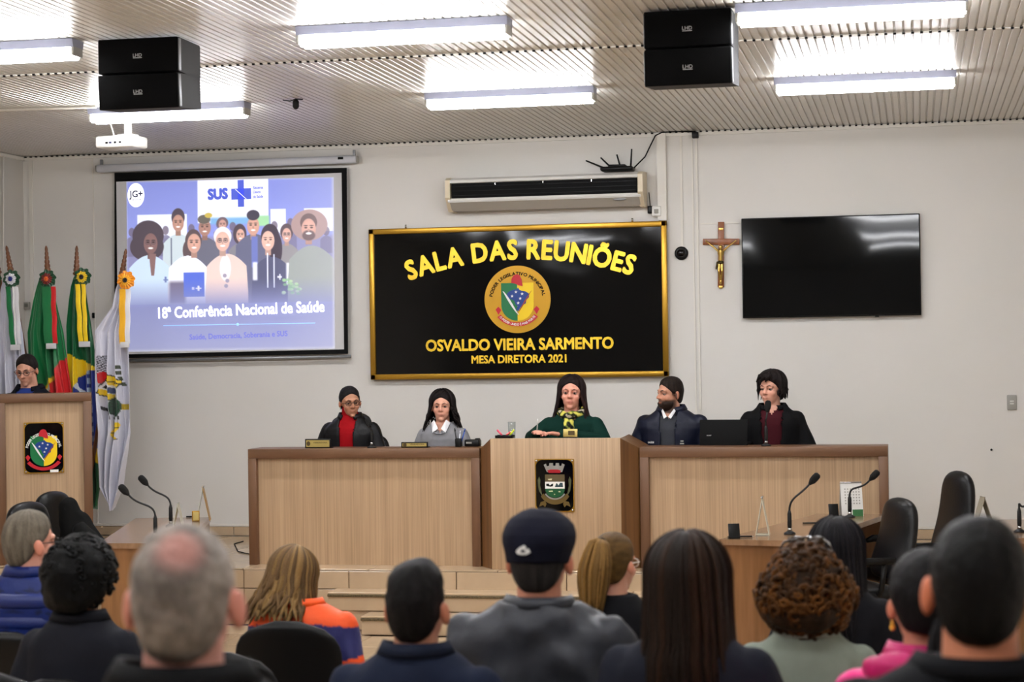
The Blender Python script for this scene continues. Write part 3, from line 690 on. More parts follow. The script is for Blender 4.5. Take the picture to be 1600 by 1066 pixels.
# ---- switches
q = U(1581, 629, YW); t_ = thing('light_switch', 'grey light switch plate on the wall at far right', 'switch', q)
MB().box((0, -0.006, 0), (0.072, 0.012, 0.115), 0, 0.005).build('plate', M_grey, t_)
for dz in (0.009, -0.009): MB().box((0, -0.014, dz), (0.03, 0.008, 0.012), 0, 0.003).build('rocker', M_white, t_)
q = U(1549, 703, YW); tag(MB().lathe([(0.009, 0), (0.009, 0.006), (0.004, 0.01)], 10, M=Matrix.Rotation(PI / 2, 4, 'X')).build('wall_plug', M_blkm, loc=q), 'tiny dark wall plug below the light switch', 'plug')
q = U(43, 478, YW); t_ = thing('thermostat_box', 'small grey box on the wall behind the flags', 'control box', (q.x, YW, q.z))
MB().box((0, -0.012, 0), (0.055, 0.024, 0.065), 0, 0.005).build('cover', M_grey, t_); MB().box((0, -0.026, 0.005), (0.03, 0.004, 0.03), 0, 0.001).build('display', mat('lcd', rgb(110, 112, 104), 0.3), t_)
q = U(147, 493, YW); tag(MB().box((0, -0.01, 0), (0.02, 0.02, 0.045), 0, 0.003).build('wall_hook', M_blkm, loc=q), 'small dark hook on the wall between the flags', 'hook')

# ================================================================ HANGING FROM THE CEILING
M_grill = mat('speaker grille', rgb(5, 5, 6), 0.8, spec=0.1, bump=0.4, bscale=700)
def speaker_pair(px0, px1, pyt, label, rz, name2):
    p0 = U(px0, pyt, 9.72); p1 = U(px1, pyt, 9.72); wd = p1.x - p0.x
    for k in range(2):
        t = thing('loudspeaker', label % ('upper' if k == 0 else 'lower'), 'loudspeaker', ((p0.x + p1.x) / 2, 9.72, ZC - 0.008 - 0.195 * k - 0.0975), rz, 'ceiling loudspeakers')
        tl = math.radians(4 if k == 0 else 9); M = Matrix.Rotation(tl, 4, 'X')
        t.rotation_euler = (tl * (0 if k == 0 else 0.5), 0, rz)
        b = MB(); b.prism(rrect(0.34, 0.185, 0.012, 3), -wd / 2 + 0.004, wd / 2 - 0.004, M=Matrix.Translation((0, 0.17, 0)) @ Matrix.Rotation(-PI / 2, 4, 'Z')); b.build('cabinet', mat('speaker cabinet', rgb(36, 36, 38), 0.6, bump=0.3, bscale=300), t)
        MB().box((0, -0.004, 0), (wd - 0.012, 0.012, 0.184), 0, 0.004).build('grille', M_grill, t)
        lt = MB(); text(lt, 'LHD', 0, 0.0, 0.05, 0.018, -0.0115, 0, 0.01); lt.box((0, -0.0105, -0.014), (0.05, 0.002, 0.003)); lt.build('badge', mat('badge grey', rgb(190, 190, 190), 0.4), t)
        for sx in (-1, 1): MB().box((sx * (wd / 2 - 0.003), 0.02, 0), (0.006, 0.03, 0.17), 0, 0.002).build('rigging_plate', M_steel, t)
speaker_pair(153, 279, 80, '%s black loudspeaker of the pair hanging above the projector', math.radians(1), 'a')
speaker_pair(1005, 1144, 60, '%s black loudspeaker of the pair hanging at the middle right of the ceiling', math.radians(-1), 'b')
# projector
q = U(190, 223, 12.95); pj = thing('projector', 'white video projector hanging from a short ceiling pole at left', 'projector', q, math.radians(-8))
b = MB(); b.box((0, 0, 0), (0.30, 0.24, 0.085), 0, 0.018); b.build('body', M_white, pj)
b = MB(); b.lathe([(0.035, 0), (0.035, 0.02), (0.028, 0.025), (0.022, 0.012)], 16, M=Matrix.Translation((0.08, 0.12, 0)) @ Matrix.Rotation(-PI / 2, 4, 'X')); b.build('lens', M_blk, pj)
for x in (-0.03, 0.0, 0.04, 0.08): MB().box((x - 0.02, -0.121, -0.01), (0.02, 0.006, 0.014), 0, 0.002).build('port', M_blk if x != 0.0 else mat('port blue', rgb(60, 60, 90), 0.5), pj)
b = MB(); zz = ZC - q.z; b.box((0.055, 0, 0.05), (0.12, 0.1, 0.012), 0, 0.003); b.box((0.055, 0, (zz + 0.05) / 2), (0.05, 0.035, zz - 0.055), 0, 0.006); b.box((0.055, 0, zz - 0.012), (0.14, 0.12, 0.012), 0, 0.004); b.build('ceiling_mount', M_white, pj)
b = MB(); b.tube([(-0.04, -0.03, 0.04), (-0.055, -0.03, 0.09), (-0.085, -0.02, 0.16), (-0.09, 0, zz - 0.01)], 0.006, 6); b.build('cord', M_white, pj)
q = UZ(462, 153, ZC); t_ = thing('ceiling_sensor', 'small black lamp holder hanging from the ceiling right of the left lights', 'lamp holder', q)
MB().lathe([(0.012, -0.01), (0.022, -0.025), (0.022, -0.06), (0.012, -0.075), (0.004, -0.078)], 12).build('socket', M_blk, t_)
b = MB(); b.tube([(-0.09, 0, -0.012), (-0.04, 0, -0.02), (0, 0, -0.008), (0.05, 0, -0.012)], 0.004, 6); b.build('wire', M_blk, t_)
a = UZ(0, 169, ZC); b2 = UZ(150, 164, ZC)
tag(MB().tube([a + Vector((-.3, 0, -0.012)), b2 + Vector((0, 0, -0.012))], 0.011, 8).build('conduit', M_trimw), 'thin white conduit along the ceiling at far left', 'conduit')
# ================================================================ DESKS ON THE STAGE
YD = 13.11
def framed_front(t, x0, x1, ztop, y, depth, stiles=(1, 1), tz=0.068, sw_=0.062, panel=M_lw):
    """brown frame (top rail, stiles) round a recessed light panel, with work top and end panels behind"""
    W_ = x1 - x0; h = ztop - ZS; cx = (x0 + x1) / 2; L = lambda x, yy, z: (x - t.location.x, yy - t.location.y, z - t.location.z)
    MB().box((0, 0, 0), (W_, 0.30, tz), 0, 0.003).build('top_rail', M_bwh, t, loc=L(cx, y + 0.15, ztop - tz / 2))
    if stiles[0]: MB().box((0, 0, 0), (sw_, 0.30, h - tz), 0, 0.002).build('stile', M_bw, t, loc=L(x0 + sw_ / 2, y + 0.15, ZS + (h - tz) / 2))
    if stiles[1]: MB().box((0, 0, 0), (sw_, 0.30, h - tz), 0, 0.002).build('stile', M_bw, t, loc=L(x1 - sw_ / 2, y + 0.15, ZS + (h - tz) / 2))
    MB().box((0, 0, 0), (W_ - sw_ * 2 + 0.02, 0.02, h - tz), 0).build('front_panel', panel, t, loc=L(cx, y + 0.055, ZS + (h - tz) / 2))
    MB().box((0, 0, 0), (W_ - 0.02, depth - 0.28, 0.03), 0, 0.003).build('worktop', M_bwh, t, loc=L(cx, y + 0.28 + (depth - 0.28) / 2, ztop - 0.10))
    for sx in (-1, 1): MB().box((0, 0, 0), (0.03, depth - 0.3, h - 0.12), 0, 0.002).build('end_panel', M_bw, t, loc=L(cx + sx * (W_ / 2 - 0.02), y + 0.30 + (depth - 0.3) / 2, ZS + (h - 0.12) / 2))
xa = U(387, 704, YD).x; xb = U(749, 702, YD).x; zl = U(500, 703, YD).z
xc = U(999, 698, YD).x; xd = U(1387, 696, YD).x; zr = U(1190, 697, YD).z
ZD = (zl + zr) / 2
dl = thing('panel_desk', 'long light wood desk with brown frame left of the central desk', 'desk', ((xa + xb) / 2, YD, ZS))
framed_front(dl, xa, xb, ZD, YD, 0.62)
dr = thing('panel_desk', 'long light wood desk with brown frame right of the central desk', 'desk', ((xc + xd) / 2, YD, ZS))
framed_front(dr, xc, xd, ZD, YD, 0.62)
YC = 12.96
xe0 = U(766, 686, YC).x; xe1 = U(969, 686, YC).x; zc_ = U(868, 685, YC).z
dc_ = thing('central_desk', 'raised central desk with light wood front and black crest plaque', 'desk', ((xe0 + xe1) / 2, YC, ZS))
W_ = xe1 - xe0; h = zc_ - ZS
MB().box((0, 0, 0), (W_, 0.025, h), 0, 0.002).build('front_panel', M_lw, dc_, loc=(0, 0.0125, h / 2))
MB().box((0, 0, 0), (W_ - 0.01, 0.62, 0.03), 0, 0.003).build('worktop', M_bwh, dc_, loc=(0, 0.34, h - 0.05))
for sx, xo in ((-1, xb + 0.003), (1, xc - 0.003)):
    x_in = sx * W_ / 2; x_out = xo - dc_.location.x; hd = ZD - ZS - 0.005; yo = YD - YC + 0.02
    b = MB(); v = [(x_in, 0.001, 0), (x_out, yo, 0), (x_out, yo, hd), (x_in, 0.001, h - 0.002), (x_in - sx * 0.03, 0.62, 0), (x_out, 0.62, 0), (x_out, 0.62, hd), (x_in - sx * 0.03, 0.62, h - 0.002)]
    f = [(0, 1, 2, 3), (5, 4, 7, 6), (1, 5, 6, 2), (4, 0, 3, 7), (3, 2, 6, 7), (0, 4, 5, 1)]
    if sx > 0: pass
    b.add(v, f if sx > 0 else [q[::-1] for q in f]); b.build('side_panel', M_sw, dc_)
# crest plaque on the central desk
def plaque(label, px, py, wpx, hpx, Y):
    q = U(px, py, Y); s = 1 / (3000 / (proj(q)[2])); w_, h_ = wpx * s, hpx * s
    t = thing('crest_plaque', label, 'plaque', (q.x, Y, q.z))
    MB().prism(rrect(w_, h_, 0.006), -0.012, 0).build('brass_plate', M_gold, t)
    MB().prism(rrect(w_ - 0.014, h_ - 0.014, 0.045, 8), -0.0135, -0.011).build('black_field', M_gloss, t)
    for sx in (-1, 1):
        for sz in (-1, 1): MB().lathe([(0.008, 0.012), (0.008, 0.017), (0.004, 0.021)], 10, M=Matrix.Translation((sx * (w_ / 2 - .013), 0, sz * (h_ / 2 - .013))) @ Matrix.Rotation(PI / 2, 4, 'X')).build('stud', M_chrome, t)
    return t, w_, h_
pl, pw, ph = plaque('black and gold plaque with walled crown and shield on the central desk', 867, 758.5, 62, 83, YC)
def pp(fx, fz): return (fx * pw / 2, fz * ph / 2)
G1 = mat('dull silver', rgb(150, 150, 145), 0.4, 0.3); Rd = mat('crest red', rgb(170, 16, 32), 0.4); Gn = mat('crest green', rgb(10, 84, 44), 0.4); Br = mat('crest brown', rgb(96, 82, 52), 0.4); Wt = mat('crest white', rgb(244, 244, 240), 0.4); Tl = mat('crest slate', rgb(50, 74, 80), 0.4); Go = mat('crest dull gold', rgb(104, 84, 40), 0.4, 0.3)
def poly(t, name, P, m_, k=1): MB().prism([pp(*p) for p in P], -0.0135 - 0.0015 * k, -0.0135).build(name, m_, t)
poly(pl, 'crown', [(-.54, .78), (-.42, .82), (-.38, .72), (-.26, .74), (-.24, .84), (-.06, .84), (-.05, .74), (.06, .74), (.08, .84), (.24, .84), (.26, .74), (.36, .73), (.4, .83), (.54, .78), (.4, .5), (-.38, .5)], G1)
poly(pl, 'crown_base', [(-.36, .56), (-.2, .6), (.18, .6), (.34, .56), (.3, .47), (-.28, .47)], Rd, 2)
poly(pl, 'shield_top', [(-.48, .41), (.52, .41), (.52, .12), (-.48, .12)], Br)
poly(pl, 'shield_band', [(-.48, .14), (.52, .14), (.52, -.12), (-.48, -.12)], Wt, 1.4)
poly(pl, 'shield_field', [(-.48, -.12), (.52, -.12)] + [(.02 + .5 * math.cos(a * PI / 10), -.14 - .32 * math.sin(a * PI / 10)) for a in range(0, 11)], Gn)
poly(pl, 'building', [(.02, -.06), (.1, .09), (.16, .06), (.2, .0), (.26, .06), (.28, .1), (.42, .1), (.44, -.06)], Tl, 2); poly(pl, 'vehicle', [(-.42, -.02), (-.42, .06), (-.3, .07), (-.24, 0), (-.12, .06), (-.06, .07), (-.08, -.03), (-.2, -.05)], M_blkm, 2)
for P in ([(-.3, -.2), (-.1, -.19), (-.08, -.24), (-.28, -.24)], [(.2, -.22), (.3, -.21), (.3, -.26), (.2, -.25)], [(-.04, -.32), (.04, -.32), (0, -.36)], [(-.34, .24), (-.12, .26), (-.14, .2), (-.3, .2)]): poly(pl, 'animal', P, mat('crest cream', rgb(220, 214, 170), 0.5), 2)
arc = [(math.sin(math.radians(a)), math.cos(math.radians(a))) for a in range(120, 241, 8)]
poly(pl, 'shield_rim', [(.02 + .6 * x, -.12 + .42 * z) for x, z in arc] + [(.02 + .53 * x, -.12 + .36 * z) for x, z in arc[::-1]], G1, .8)
poly(pl, 'ribbon', [(.02 + .84 * x, -.1 + .62 * z) for x, z in arc] + [(.02 + .68 * x, -.06 + .48 * z) for x, z in arc[::-1]], Go, 1.2)
for sg in (-1, 1):
    poly(pl, 'ribbon_tail', [(sg * .5, -.58), (sg * .72, -.62), (sg * .8, -.8), (sg * .6, -.74), (sg * .5, -.82), (sg * .42, -.7)], Go, .8)
    poly(pl, 'branch', [(sg * .78, .34), (sg * .86, .2), (sg * .84, 0), (sg * .8, -.2), (sg * .62, -.42), (sg * .68, -.2), (sg * .74, 0), (sg * .72, .2)], mat('crest leaf', rgb(84, 86, 56), 0.5), .8)
# ---- lectern
xl0 = U(-6, 620, YD).x; xl1 = U(143, 615, YD).x; zlt = U(70, 615, YD).z
LA = math.radians(25); rc_ = U(143, 615, YD + 0.1); wl_ = 0.4
while proj(rc_ - Vector((math.cos(LA), math.sin(LA), 0)) * wl_)[0] > -6: wl_ += 0.002
lm = rc_ - Vector((math.cos(LA), math.sin(LA), 0)) * (wl_ / 2)
le = thing('lectern', 'tall light wood lectern with brown frame and crest plaque at far left', 'lectern', (0, 0, ZS))
framed_front(le, -wl_ / 2, wl_ / 2, zlt, 0, 0.46, tz=0.062, sw_=0.062); le.location = (lm.x, lm.y, ZS); le.rotation_euler = (0, 0, LA)
lp, pw, ph = plaque('black plaque with red cap and two coloured shield on the lectern', 70, 700, 61, 80, lm.y)
lp.rotation_euler = (0, 0, LA); _d = Vector((-math.sin(LA), math.cos(LA), 0)); lp.location = lm + _d * 0.044 + Vector((math.cos(LA), math.sin(LA), 0)) * ((proj(Vector((lp.location.x, lm.y, 2)))[0] - 70 + 1) / 210); lp.location.z = U(70, 700, lm.y).z
emblem_parts(lp, -0.0135, -0.002, -0.01, pw * 0.335, Wt, None, pw * 0.425, rgb(150, 20, 20))
MB().box((pw * .25, -0.016, -ph * .46), (0.06, 0.002, 0.02)).build('paper_tag', Wt, lp)

# ================================================================ FLAGS
YF = 14.35
TBL = UZ(105, 846, ZS)
def flag(label, rows, col_fn, tip, ros, roscols, ribs, nf, ph, yoff, lean_to=None):
    tx, tz_, = tip; pT = U(tip[0], tip[1], YF + yoff); bx = U(108, 700, YF).x + (pT.x - U(108, 700, YF).x) * 0.22
    t = thing('flag', label, 'flag', (bx, YF + yoff, ZS), 0, 'flags beside the lectern')
    o = Vector(t.location)
    # pole and turned finial
    pb_ = Vector((bx, YF + yoff, ZS)); d = (pT - pb_)
    base = pb_ + d * (1 - 0.24 / d.length)
    M_pole = wood('pole wood', rgb(96, 56, 30), rgb(128, 80, 46), 0.35, (30, 30, 3))
    MB().tube([pb_ - o, base - o], 0.016, 10).build('pole', M_pole, t)
    R = d.normalized().to_track_quat('Z', 'Y').to_matrix().to_4x4(); pr = [(0.018, 0), (0.03, 0.01), (0.03, 0.02)]
    for k in range(6): z = 0.03 + k * 0.033; r = 0.027 - k * 0.0028; pr += [(r * .8, z), (r, z + 0.01), (r * .95, z + 0.022)]
    pr += [(0.008, 0.232), (0.003, 0.24)]
    MB().lathe(pr, 12, M=Matrix.Translation(base - o) @ R).build('finial', M_pole, t)
    # draped cloth
    NU, NV = 84, 240; rows = sorted(rows); ys = [r[0] for r in rows]
    V = np.zeros((NV, NU, 3)); C = np.zeros((NV, NU, 3)); rng = random.Random(int(ph * 100))
    for j in range(NV):
        py = ys[0] + (ys[-1] - ys[0]) * j / (NV - 1)
        xl_ = np.interp(py, ys, [r[1] for r in rows]); xr_ = np.interp(py, ys, [r[2] for r in rows])
        a = U(xl_, py, YF + yoff); b_ = U(xr_, py, YF + yoff); g_ = j / (NV - 1)
        amp = 0.012 + 0.068 * min(1, g_ * 2.5)
        for i in range(NU):
            u = i / (NU - 1); q = a.lerp(b_, u)
            n1 = noise.noise(Vector((u * nf * 0.9, g_ * 1.6, ph)))
            fold = math.sin(2 * PI * (nf * u + 0.5 * n1 + ph + 0.35 * g_)) + 0.35 * math.sin(2 * PI * (nf * 2.3 * u + ph * 3 - 0.5 * g_))
            hem = 0.02 * math.sin(2 * PI * nf * u * 0.9 + ph) * (g_ ** 6)
            V[j, i] = (q.x - o.x + 0.3 * amp * math.cos(2 * PI * (nf * u + ph)) / nf, -0.075 - amp * 0.62 * fold, q.z - o.z + hem)
            C[j, i] = col_fn(xl_ + (xr_ - xl_) * u, py, u, g_)
    F_ = [(j * NU + i, (j + 1) * NU + i, (j + 1) * NU + i + 1, j * NU + i + 1) for j in range(NV - 1) for i in range(NU - 1)]
    cl = meshobj('cloth', V.reshape(-1, 3), F_, M_silk, t, C.reshape(-1, 3))
    # rosette: pleated disc
    rp = U(ros[0], ros[1], YF + yoff - 0.15) - o
    for (r0, r1, y, c, nm) in ((0.0, 0.072, 0, roscols[0], 'rosette_outer'), (0.0, 0.045, -0.014, roscols[1], 'rosette_middle'), (0.0, 0.02, -0.024, roscols[2], 'rosette_centre')):
        b = MB(); N_ = 64; v = [(rp.x, rp.y + y - 0.006, rp.z)]
        for k in range(N_):
            a = 2 * PI * k / N_; rr = r1 * (1 + 0.07 * math.sin(8 * a)); v.append((rp.x + rr * 0.4 * math.cos(a), rp.y + y - 0.008 + 0.004 * math.sin(16 * a), rp.z + rr * 0.4 * math.sin(a)))
        for k in range(N_):
            a = 2 * PI * k / N_; rr = r1 * (1 + 0.08 * math.sin(8 * a)); v.append((rp.x + rr * math.cos(a), rp.y + y + 0.006 * math.sin(16 * a), rp.z + rr * math.sin(a)))
        f_ = [(0, 1 + k, 1 + (k + 1) % N_) for k in range(N_)] + [(1 + k, 1 + N_ + k, 1 + N_ + (k + 1) % N_, 1 + (k + 1) % N_) for k in range(N_)]
        b.add(v, f_, 0, True, col=c); b.build(nm, M_silk, t, colors=True)
    for (p0, p1, wpx, c, white) in ribs:
        b = MB(); n = 24; v = []
        for k in range(n + 1):
            g_ = k / n; q = U(p0[0] + (p1[0] - p0[0]) * g_, p0[1] + (p1[1] - p0[1]) * g_, YF + yoff - 0.165) - o; ww = wpx / 195 / 2; q.y += 0.006 * math.sin(g_ * 14)
            v += [(q.x - ww, q.y, q.z), (q.x, q.y - 0.006, q.z), (q.x + ww, q.y + 0.001, q.z)]
        f_ = [(3 * k + a, 3 * k + a + 1, 3 * k + a + 4, 3 * k + a + 3) for k in range(n) for a in (0, 1)]
        b.add(v, [x[::-1] for x in f_], 0, True, col=c); b.build('ribbon', M_silk, t, colors=True)
    q = U(ribs[0][1][0] + ribs[0][4][0], ribs[0][4][1], YF + yoff - 0.172) - o
    MB().box((q.x, q.y, q.z), (ribs[0][4][2] / 195, 0.008, 0.045), 0, 0.003).build('ribbon_fringe', mat('fringe', rgb(205, 205, 208), 0.6), t)
    return t
WS = rgb(214, 214, 226); GR = rgb(0, 112, 58); GR2 = rgb(0, 98, 52); YEL = rgb(246, 208, 20); RED = rgb(205, 12, 22); BLU = rgb(20, 46, 140); DG = rgb(10, 70, 40); BK = rgb(20, 20, 24)
def cA(x, y, u, g): return rgb(40, 40, 50) if (abs(x - 30) < 2.5 and 566 < y < 600 and int(y / 4) % 2) else WS
def cB(x, y, u, g):
    lim = 610 - (x - 78) * 1.75 + 6 * math.sin(x * .3)
    if y > lim: 
        if (x - 76) ** 2 + (y - 604) ** 2 < 60: return rgb(225, 225, 225)
        return RED
    if y > lim - 8 and y > 585: return YEL
    return GR if x < 108 or True else GR2
def cC(x, y, u, g):
    if 555 + (x - 118) * 0.45 > y: return GR2
    dx, dy = (x - 152) / 34.0, (y - 640) / 62.0
    if dx * dx + dy * dy < 1:
        if abs((x - 128) * 0.9 + (y - 604) * -0.55) < 3 and y < 640: return rgb(225, 228, 232)
        if x > 143 and abs(x - 147 - (y - 640) * 0.05) < 2.2 and int(y / 5) % 3: return rgb(180, 200, 220)
        st = ((x - 128) ** 2 + (y - 601) ** 2 < 5) or ((x - 135) ** 2 + (y - 622) ** 2 < 4) or ((x - 140) ** 2 + (y - 606) ** 2 < 3)
        return rgb(230, 232, 238) if st else BLU
    if y < 712 + (x - 143) * 0.6: return YEL
    return GR2
def cD(x, y, u, g):
    # tilted shield: yellow, white and green quarters with black outline; crest, supporters and ribbons round it
    cx, cy = 178, 604; a = math.radians(-28); dx, dy = x - cx, y - cy; X = dx * math.cos(a) - dy * math.sin(a); Y_ = dx * math.sin(a) + dy * math.cos(a)
    if abs(X) < 13 and -17 < Y_ < 18:
        if abs(X) > 11.6 or Y_ < -15.6 or Y_ > 16.6: return BK
        if Y_ < -3: return BK if (abs(X - 3) < 1.2 and Y_ < -6) or abs(Y_ + 8 + X * .3) < 0.9 else YEL
        if Y_ < 9: return (rgb(40, 60, 110) if (X > 1 and 0 < Y_ < 8) else (BK if (-9 < X < -5 and 2 < Y_ < 7) else rgb(235, 235, 240)))
        return YEL
    if (x - 167) ** 2 / 30 + (y - 590) ** 2 / 90 < 1: return RED
    if 556 < y < 586 and 158 < x < 170 and (int(x) + int(y * 1.3)) % 5 < 3: return BK
    if 570 < y < 606 and abs(x - 190 - (y - 570) * 0.25) < 3 and int(y / 3) % 3: return rgb(60, 70, 50)
    if (x - 187) ** 2 / 70 + (y - 636) ** 2 / 240 < 1: return DG if (int(x) * 7 + int(y) * 3) % 11 > 1 else BK
    if 634 < y < 650 and 165 < x < 178 and abs(y - 630 - (x - 160) * 1.0) < 2.5: return BK
    if 630 < y < 642 and abs(x - 199) < 4 and abs(y - 636) < 4: return rgb(200, 170, 40)
    if 649 < y < 655 and 178 < x < 194 and int(x / 2.2) % 2: return BK
    if 659 < y < 686 and abs(x - 187 - 3 * math.sin(y * .22)) < 4.5: return YEL if int(y) % 9 > 1 else BK
    return WS
flag('white satin flag with green and white ribbons, left of the green and red flag', [(436, 13, 26), (450, 9, 32), (480, 9, 36), (520, 6, 44), (560, 8, 48), (612, 10, 50), (760, 12, 54), (800, 20, 45)], cA, (10, 384), (18, 436), (DG, rgb(220, 220, 226), BLU),
     [((12, 448), (20, 540), 8, GR, (4, 543, 17)), ((20, 448), (25, 540), 3, rgb(235, 235, 235), None), ((25, 448), (30, 538), 7, rgb(225, 225, 230), None)], 3.2, .2, 0.02)
flag('green and red flag with green and red ribbons behind the lectern speaker', [(436, 68, 82), (448, 64, 86), (470, 58, 94), (520, 48, 106), (560, 49, 111), (612, 56, 118), (760, 62, 120), (800, 70, 110)], cB, (72, 384), (74, 436), (DG, rgb(120, 16, 22), rgb(235, 110, 40)),
     [((72, 448), (76, 537), 15, GR, (4, 541, 17)), ((83, 448), (86, 537), 8, RED, None)], 3.0, .55, -0.03)
flag('green, yellow and blue national flag with yellow ribbons', [(434, 122, 136), (448, 118, 140), (470, 115, 143), (510, 111, 150), (560, 112, 157), (620, 114, 160), (700, 124, 163), (760, 130, 164), (792, 138, 160)], cC, (120, 384), (129, 433), (DG, rgb(225, 190, 20), BK),
     [((121, 444), (126, 535), 8, YEL, (6, 538, 19)), ((130, 444), (134, 534), 7, YEL, None)], 2.6, .35, 0.04)
flag('white satin flag with a colourful coat of arms, nearest the projection screen', [(440, 191, 203), (452, 186, 205), (480, 180, 205), (518, 153, 207), (560, 154, 209), (620, 158, 211), (676, 163, 211), (705, 162, 206), (735, 164, 200), (762, 165, 196), (793, 181, 184)], cD, (197, 389), (197, 438), (rgb(240, 150, 20), rgb(246, 176, 30), BK),
     [((191, 452), (191, 537), 10, rgb(240, 178, 30), (4, 539, 15)), ((200, 452), (199, 537), 8, rgb(232, 232, 238), None)], 3.4, .8, -0.10)
flag('white flag with a green corner cut off by the left edge of the view', [(440, -16, 0), (500, -20, 2), (560, -22, 7), (612, -22, 9), (760, -20, 9), (800, -16, 4)], lambda x, y, u, g: GR if 596 < y < 606 + x else WS, (-12, 384), (-11, 437), (DG, BLU, BK),
     [((-12, 450), (-11, 540), 8, rgb(230, 230, 236), (2, 543, 14))], 3.0, .1, 0.08)
q = U(108, 700, YF); fb = thing('flag_stand', 'dark wooden flag stand behind the lectern', 'flag stand', (q.x, YF, ZS))
b = MB(); b.box((0, 0, 0.03), (0.62, 0.30, 0.04), 0, 0.008); b.build('base', M_sw, fb)

# ================================================================ SIDE TABLES, MICROPHONES, CHAIRS
def side_table(label, P, zt, front_m=M_tw):
    """P = four corners on the ground plan, near-left, near-right, far-right, far-left"""
    c = sum((Vector(p) for p in P), Vector((0, 0))) / 4
    t = thing('side_table', label, 'table', (c.x, c.y, 0)); Q = [Vector(p) - c for p in P]
    b = MB(); v = [(p.x, p.y, zt - 0.032) for p in Q] + [(p.x, p.y, zt) for p in Q]
    b.add(v, [(0, 3, 2, 1), (4, 5, 6, 7), (0, 1, 5, 4), (1, 2, 6, 5), (2, 3, 7, 6), (3, 0, 4, 7)]); b.build('tabletop', M_twt, t)
    def panel(nm, a, b_, th=0.03, z0=0.0, z1=zt - 0.032):
        a, b_ = Vector((a.x, a.y)), Vector((b_.x, b_.y)); d = (b_ - a).normalized(); n = Vector((-d.y, d.x)) * th
        v = [(*a, z0), (*b_, z0), (*(b_ + n), z0), (*(a + n), z0), (*a, z1), (*b_, z1), (*(b_ + n), z1), (*(a + n), z1)]
        MB().add(v, [(0, 3, 2, 1), (4, 5, 6, 7), (0, 1, 5, 4), (1, 2, 6, 5), (2, 3, 7, 6), (3, 0, 4, 7)]).build(nm, front_m, t)
    ins = lambda i, k: Q[i].lerp(Q[k], 0.015)
    panel('end_panel', ins(0, 2), ins(1, 3)); panel('end_panel', ins(2, 0), ins(3, 1)); return t, panel, Q
zt = 0.80
def xy(px, py, z=zt): q = UZ(px, py, z); return (q.x, q.y)
A = xy(154, 849); B_ = xy(212, 810); C_ = xy(330, 808); B_ = (B_[0], min(B_[1], 12.33)); C_ = (C_[0], min(C_[1], 12.33))
A2 = (A[0] + (C_[0] - B_[0]) * 1.0 + 0.02, A[1] + 0.02)
tl_, panel, Q = side_table('long brown table at left with two gooseneck microphones', [A, A2, C_, B_], zt)
panel('modesty_panel', Q[1].lerp(Q[2], .04), Q[2].lerp(Q[1], .04), 0.02, 0.25)
D1 = xy(1124, 843); D2 = xy(1262, 846); E1 = xy(1387, 803); E0 = (E1[0] - (D2[0] - D1[0]) * 0.9, E1[1] + 0.0)
tr_, panel, Q = side_table('long brown table at right with calendar and two gooseneck microphones', [D1, D2, E1, E0], zt)
panel('modesty_panel', Q[3].lerp(Q[0], .03), Q[0].lerp(Q[3], .03), 0.02, 0.0)
MB().box((Q[1].x * .9 - 0.0, Q[1].y + 0.5, 0.55), (0.03, 0.4, 0.3), 0).build('hanging_panel', M_tw, tr_)
G1_ = xy(1530, 840); G2_ = xy(1690, 842); G3_ = xy(1730, 812); G0_ = xy(1560, 812)
tg_, panel, Q = side_table('brown table at far right, hidden behind the heads, with a tent card', [G1_, G2_, G3_, G0_], zt)

M_mic = mat('microphone black', rgb(12, 12, 13), 0.45)
def mic(label, base_px, head_px, z=None, ctrl=0.55, drop=None, thick=1.0, dirp=None, base_w=None):
    """gooseneck microphone: base at pixel base_px standing on height z, head at head_px at the same depth"""
    if z is None: z = zt
    b0 = base_w if base_w is not None else UZ(base_px[0], base_px[1], z)
    h0 = U(head_px[0], head_px[1], b0.y)
    t = thing('gooseneck_microphone', label, 'microphone', b0)
    MB().lathe([(0.034, 0), (0.034, 0.008), (0.02, 0.016), (0.014, 0.02)], 16).build('base', M_mic, t)
    MB().lathe([(0.013 * thick, 0.018), (0.013 * thick, 0.03), (0.009, 0.04)], 12).build('collar', M_chrome, t)
    MB().lathe([(0.011 * thick, 0.035), (0.013 * thick, 0.05), (0.012 * thick, 0.12), (0.007, 0.14)], 12).build('sleeve', M_mic, t)
    e = h0 - b0; p0 = Vector((0, 0, 0.13)); up = Vector((0, 0, e.z * ctrl)); pts = []
    dh = Vector((e.x, e.y, e.z)); d = Vector((e.x, 0, abs(e.x) * 1.0 + 0.02)).normalized() if dirp is None else Vector(dirp).normalized()
    p3 = e - d * 0.02; p1 = p0 + Vector((0, 0, 0.09)); p2 = p3 - d * 0.10 if dirp is None else p3 - d * 0.1
    for k in range(19):
        s = k / 18; pts.append(p0 * (1 - s) ** 3 + p1 * 3 * s * (1 - s) ** 2 + p2 * 3 * s * s * (1 - s) + p3 * s ** 3)
    MB().tube(pts, 0.0062 * thick, 8).build('neck', M_mic, t)
    dd = (pts[-1] - pts[-2]).normalized(); R = dd.to_track_quat('Z', 'Y').to_matrix().to_4x4()
    MB().lathe([(0.008, 0), (0.014, 0.012), (0.021, 0.026), (0.023, 0.05), (0.021, 0.072), (0.012, 0.082)], 14, M=Matrix.Translation(pts[-1]) @ R).build('head', mat('mic foam', rgb(14, 14, 15), 0.9, bump=0.6, bscale=400), t)
    return t
mic('nearer gooseneck microphone on the left table', (243, 842), (198, 770))
mic('farther gooseneck microphone on the left table, behind the first', (267, 823), (228, 755), base_w=Vector((*xy(267, 823), zt)))
mic('left gooseneck microphone on the right table, leaning right', (1234, 835), (1268, 753))
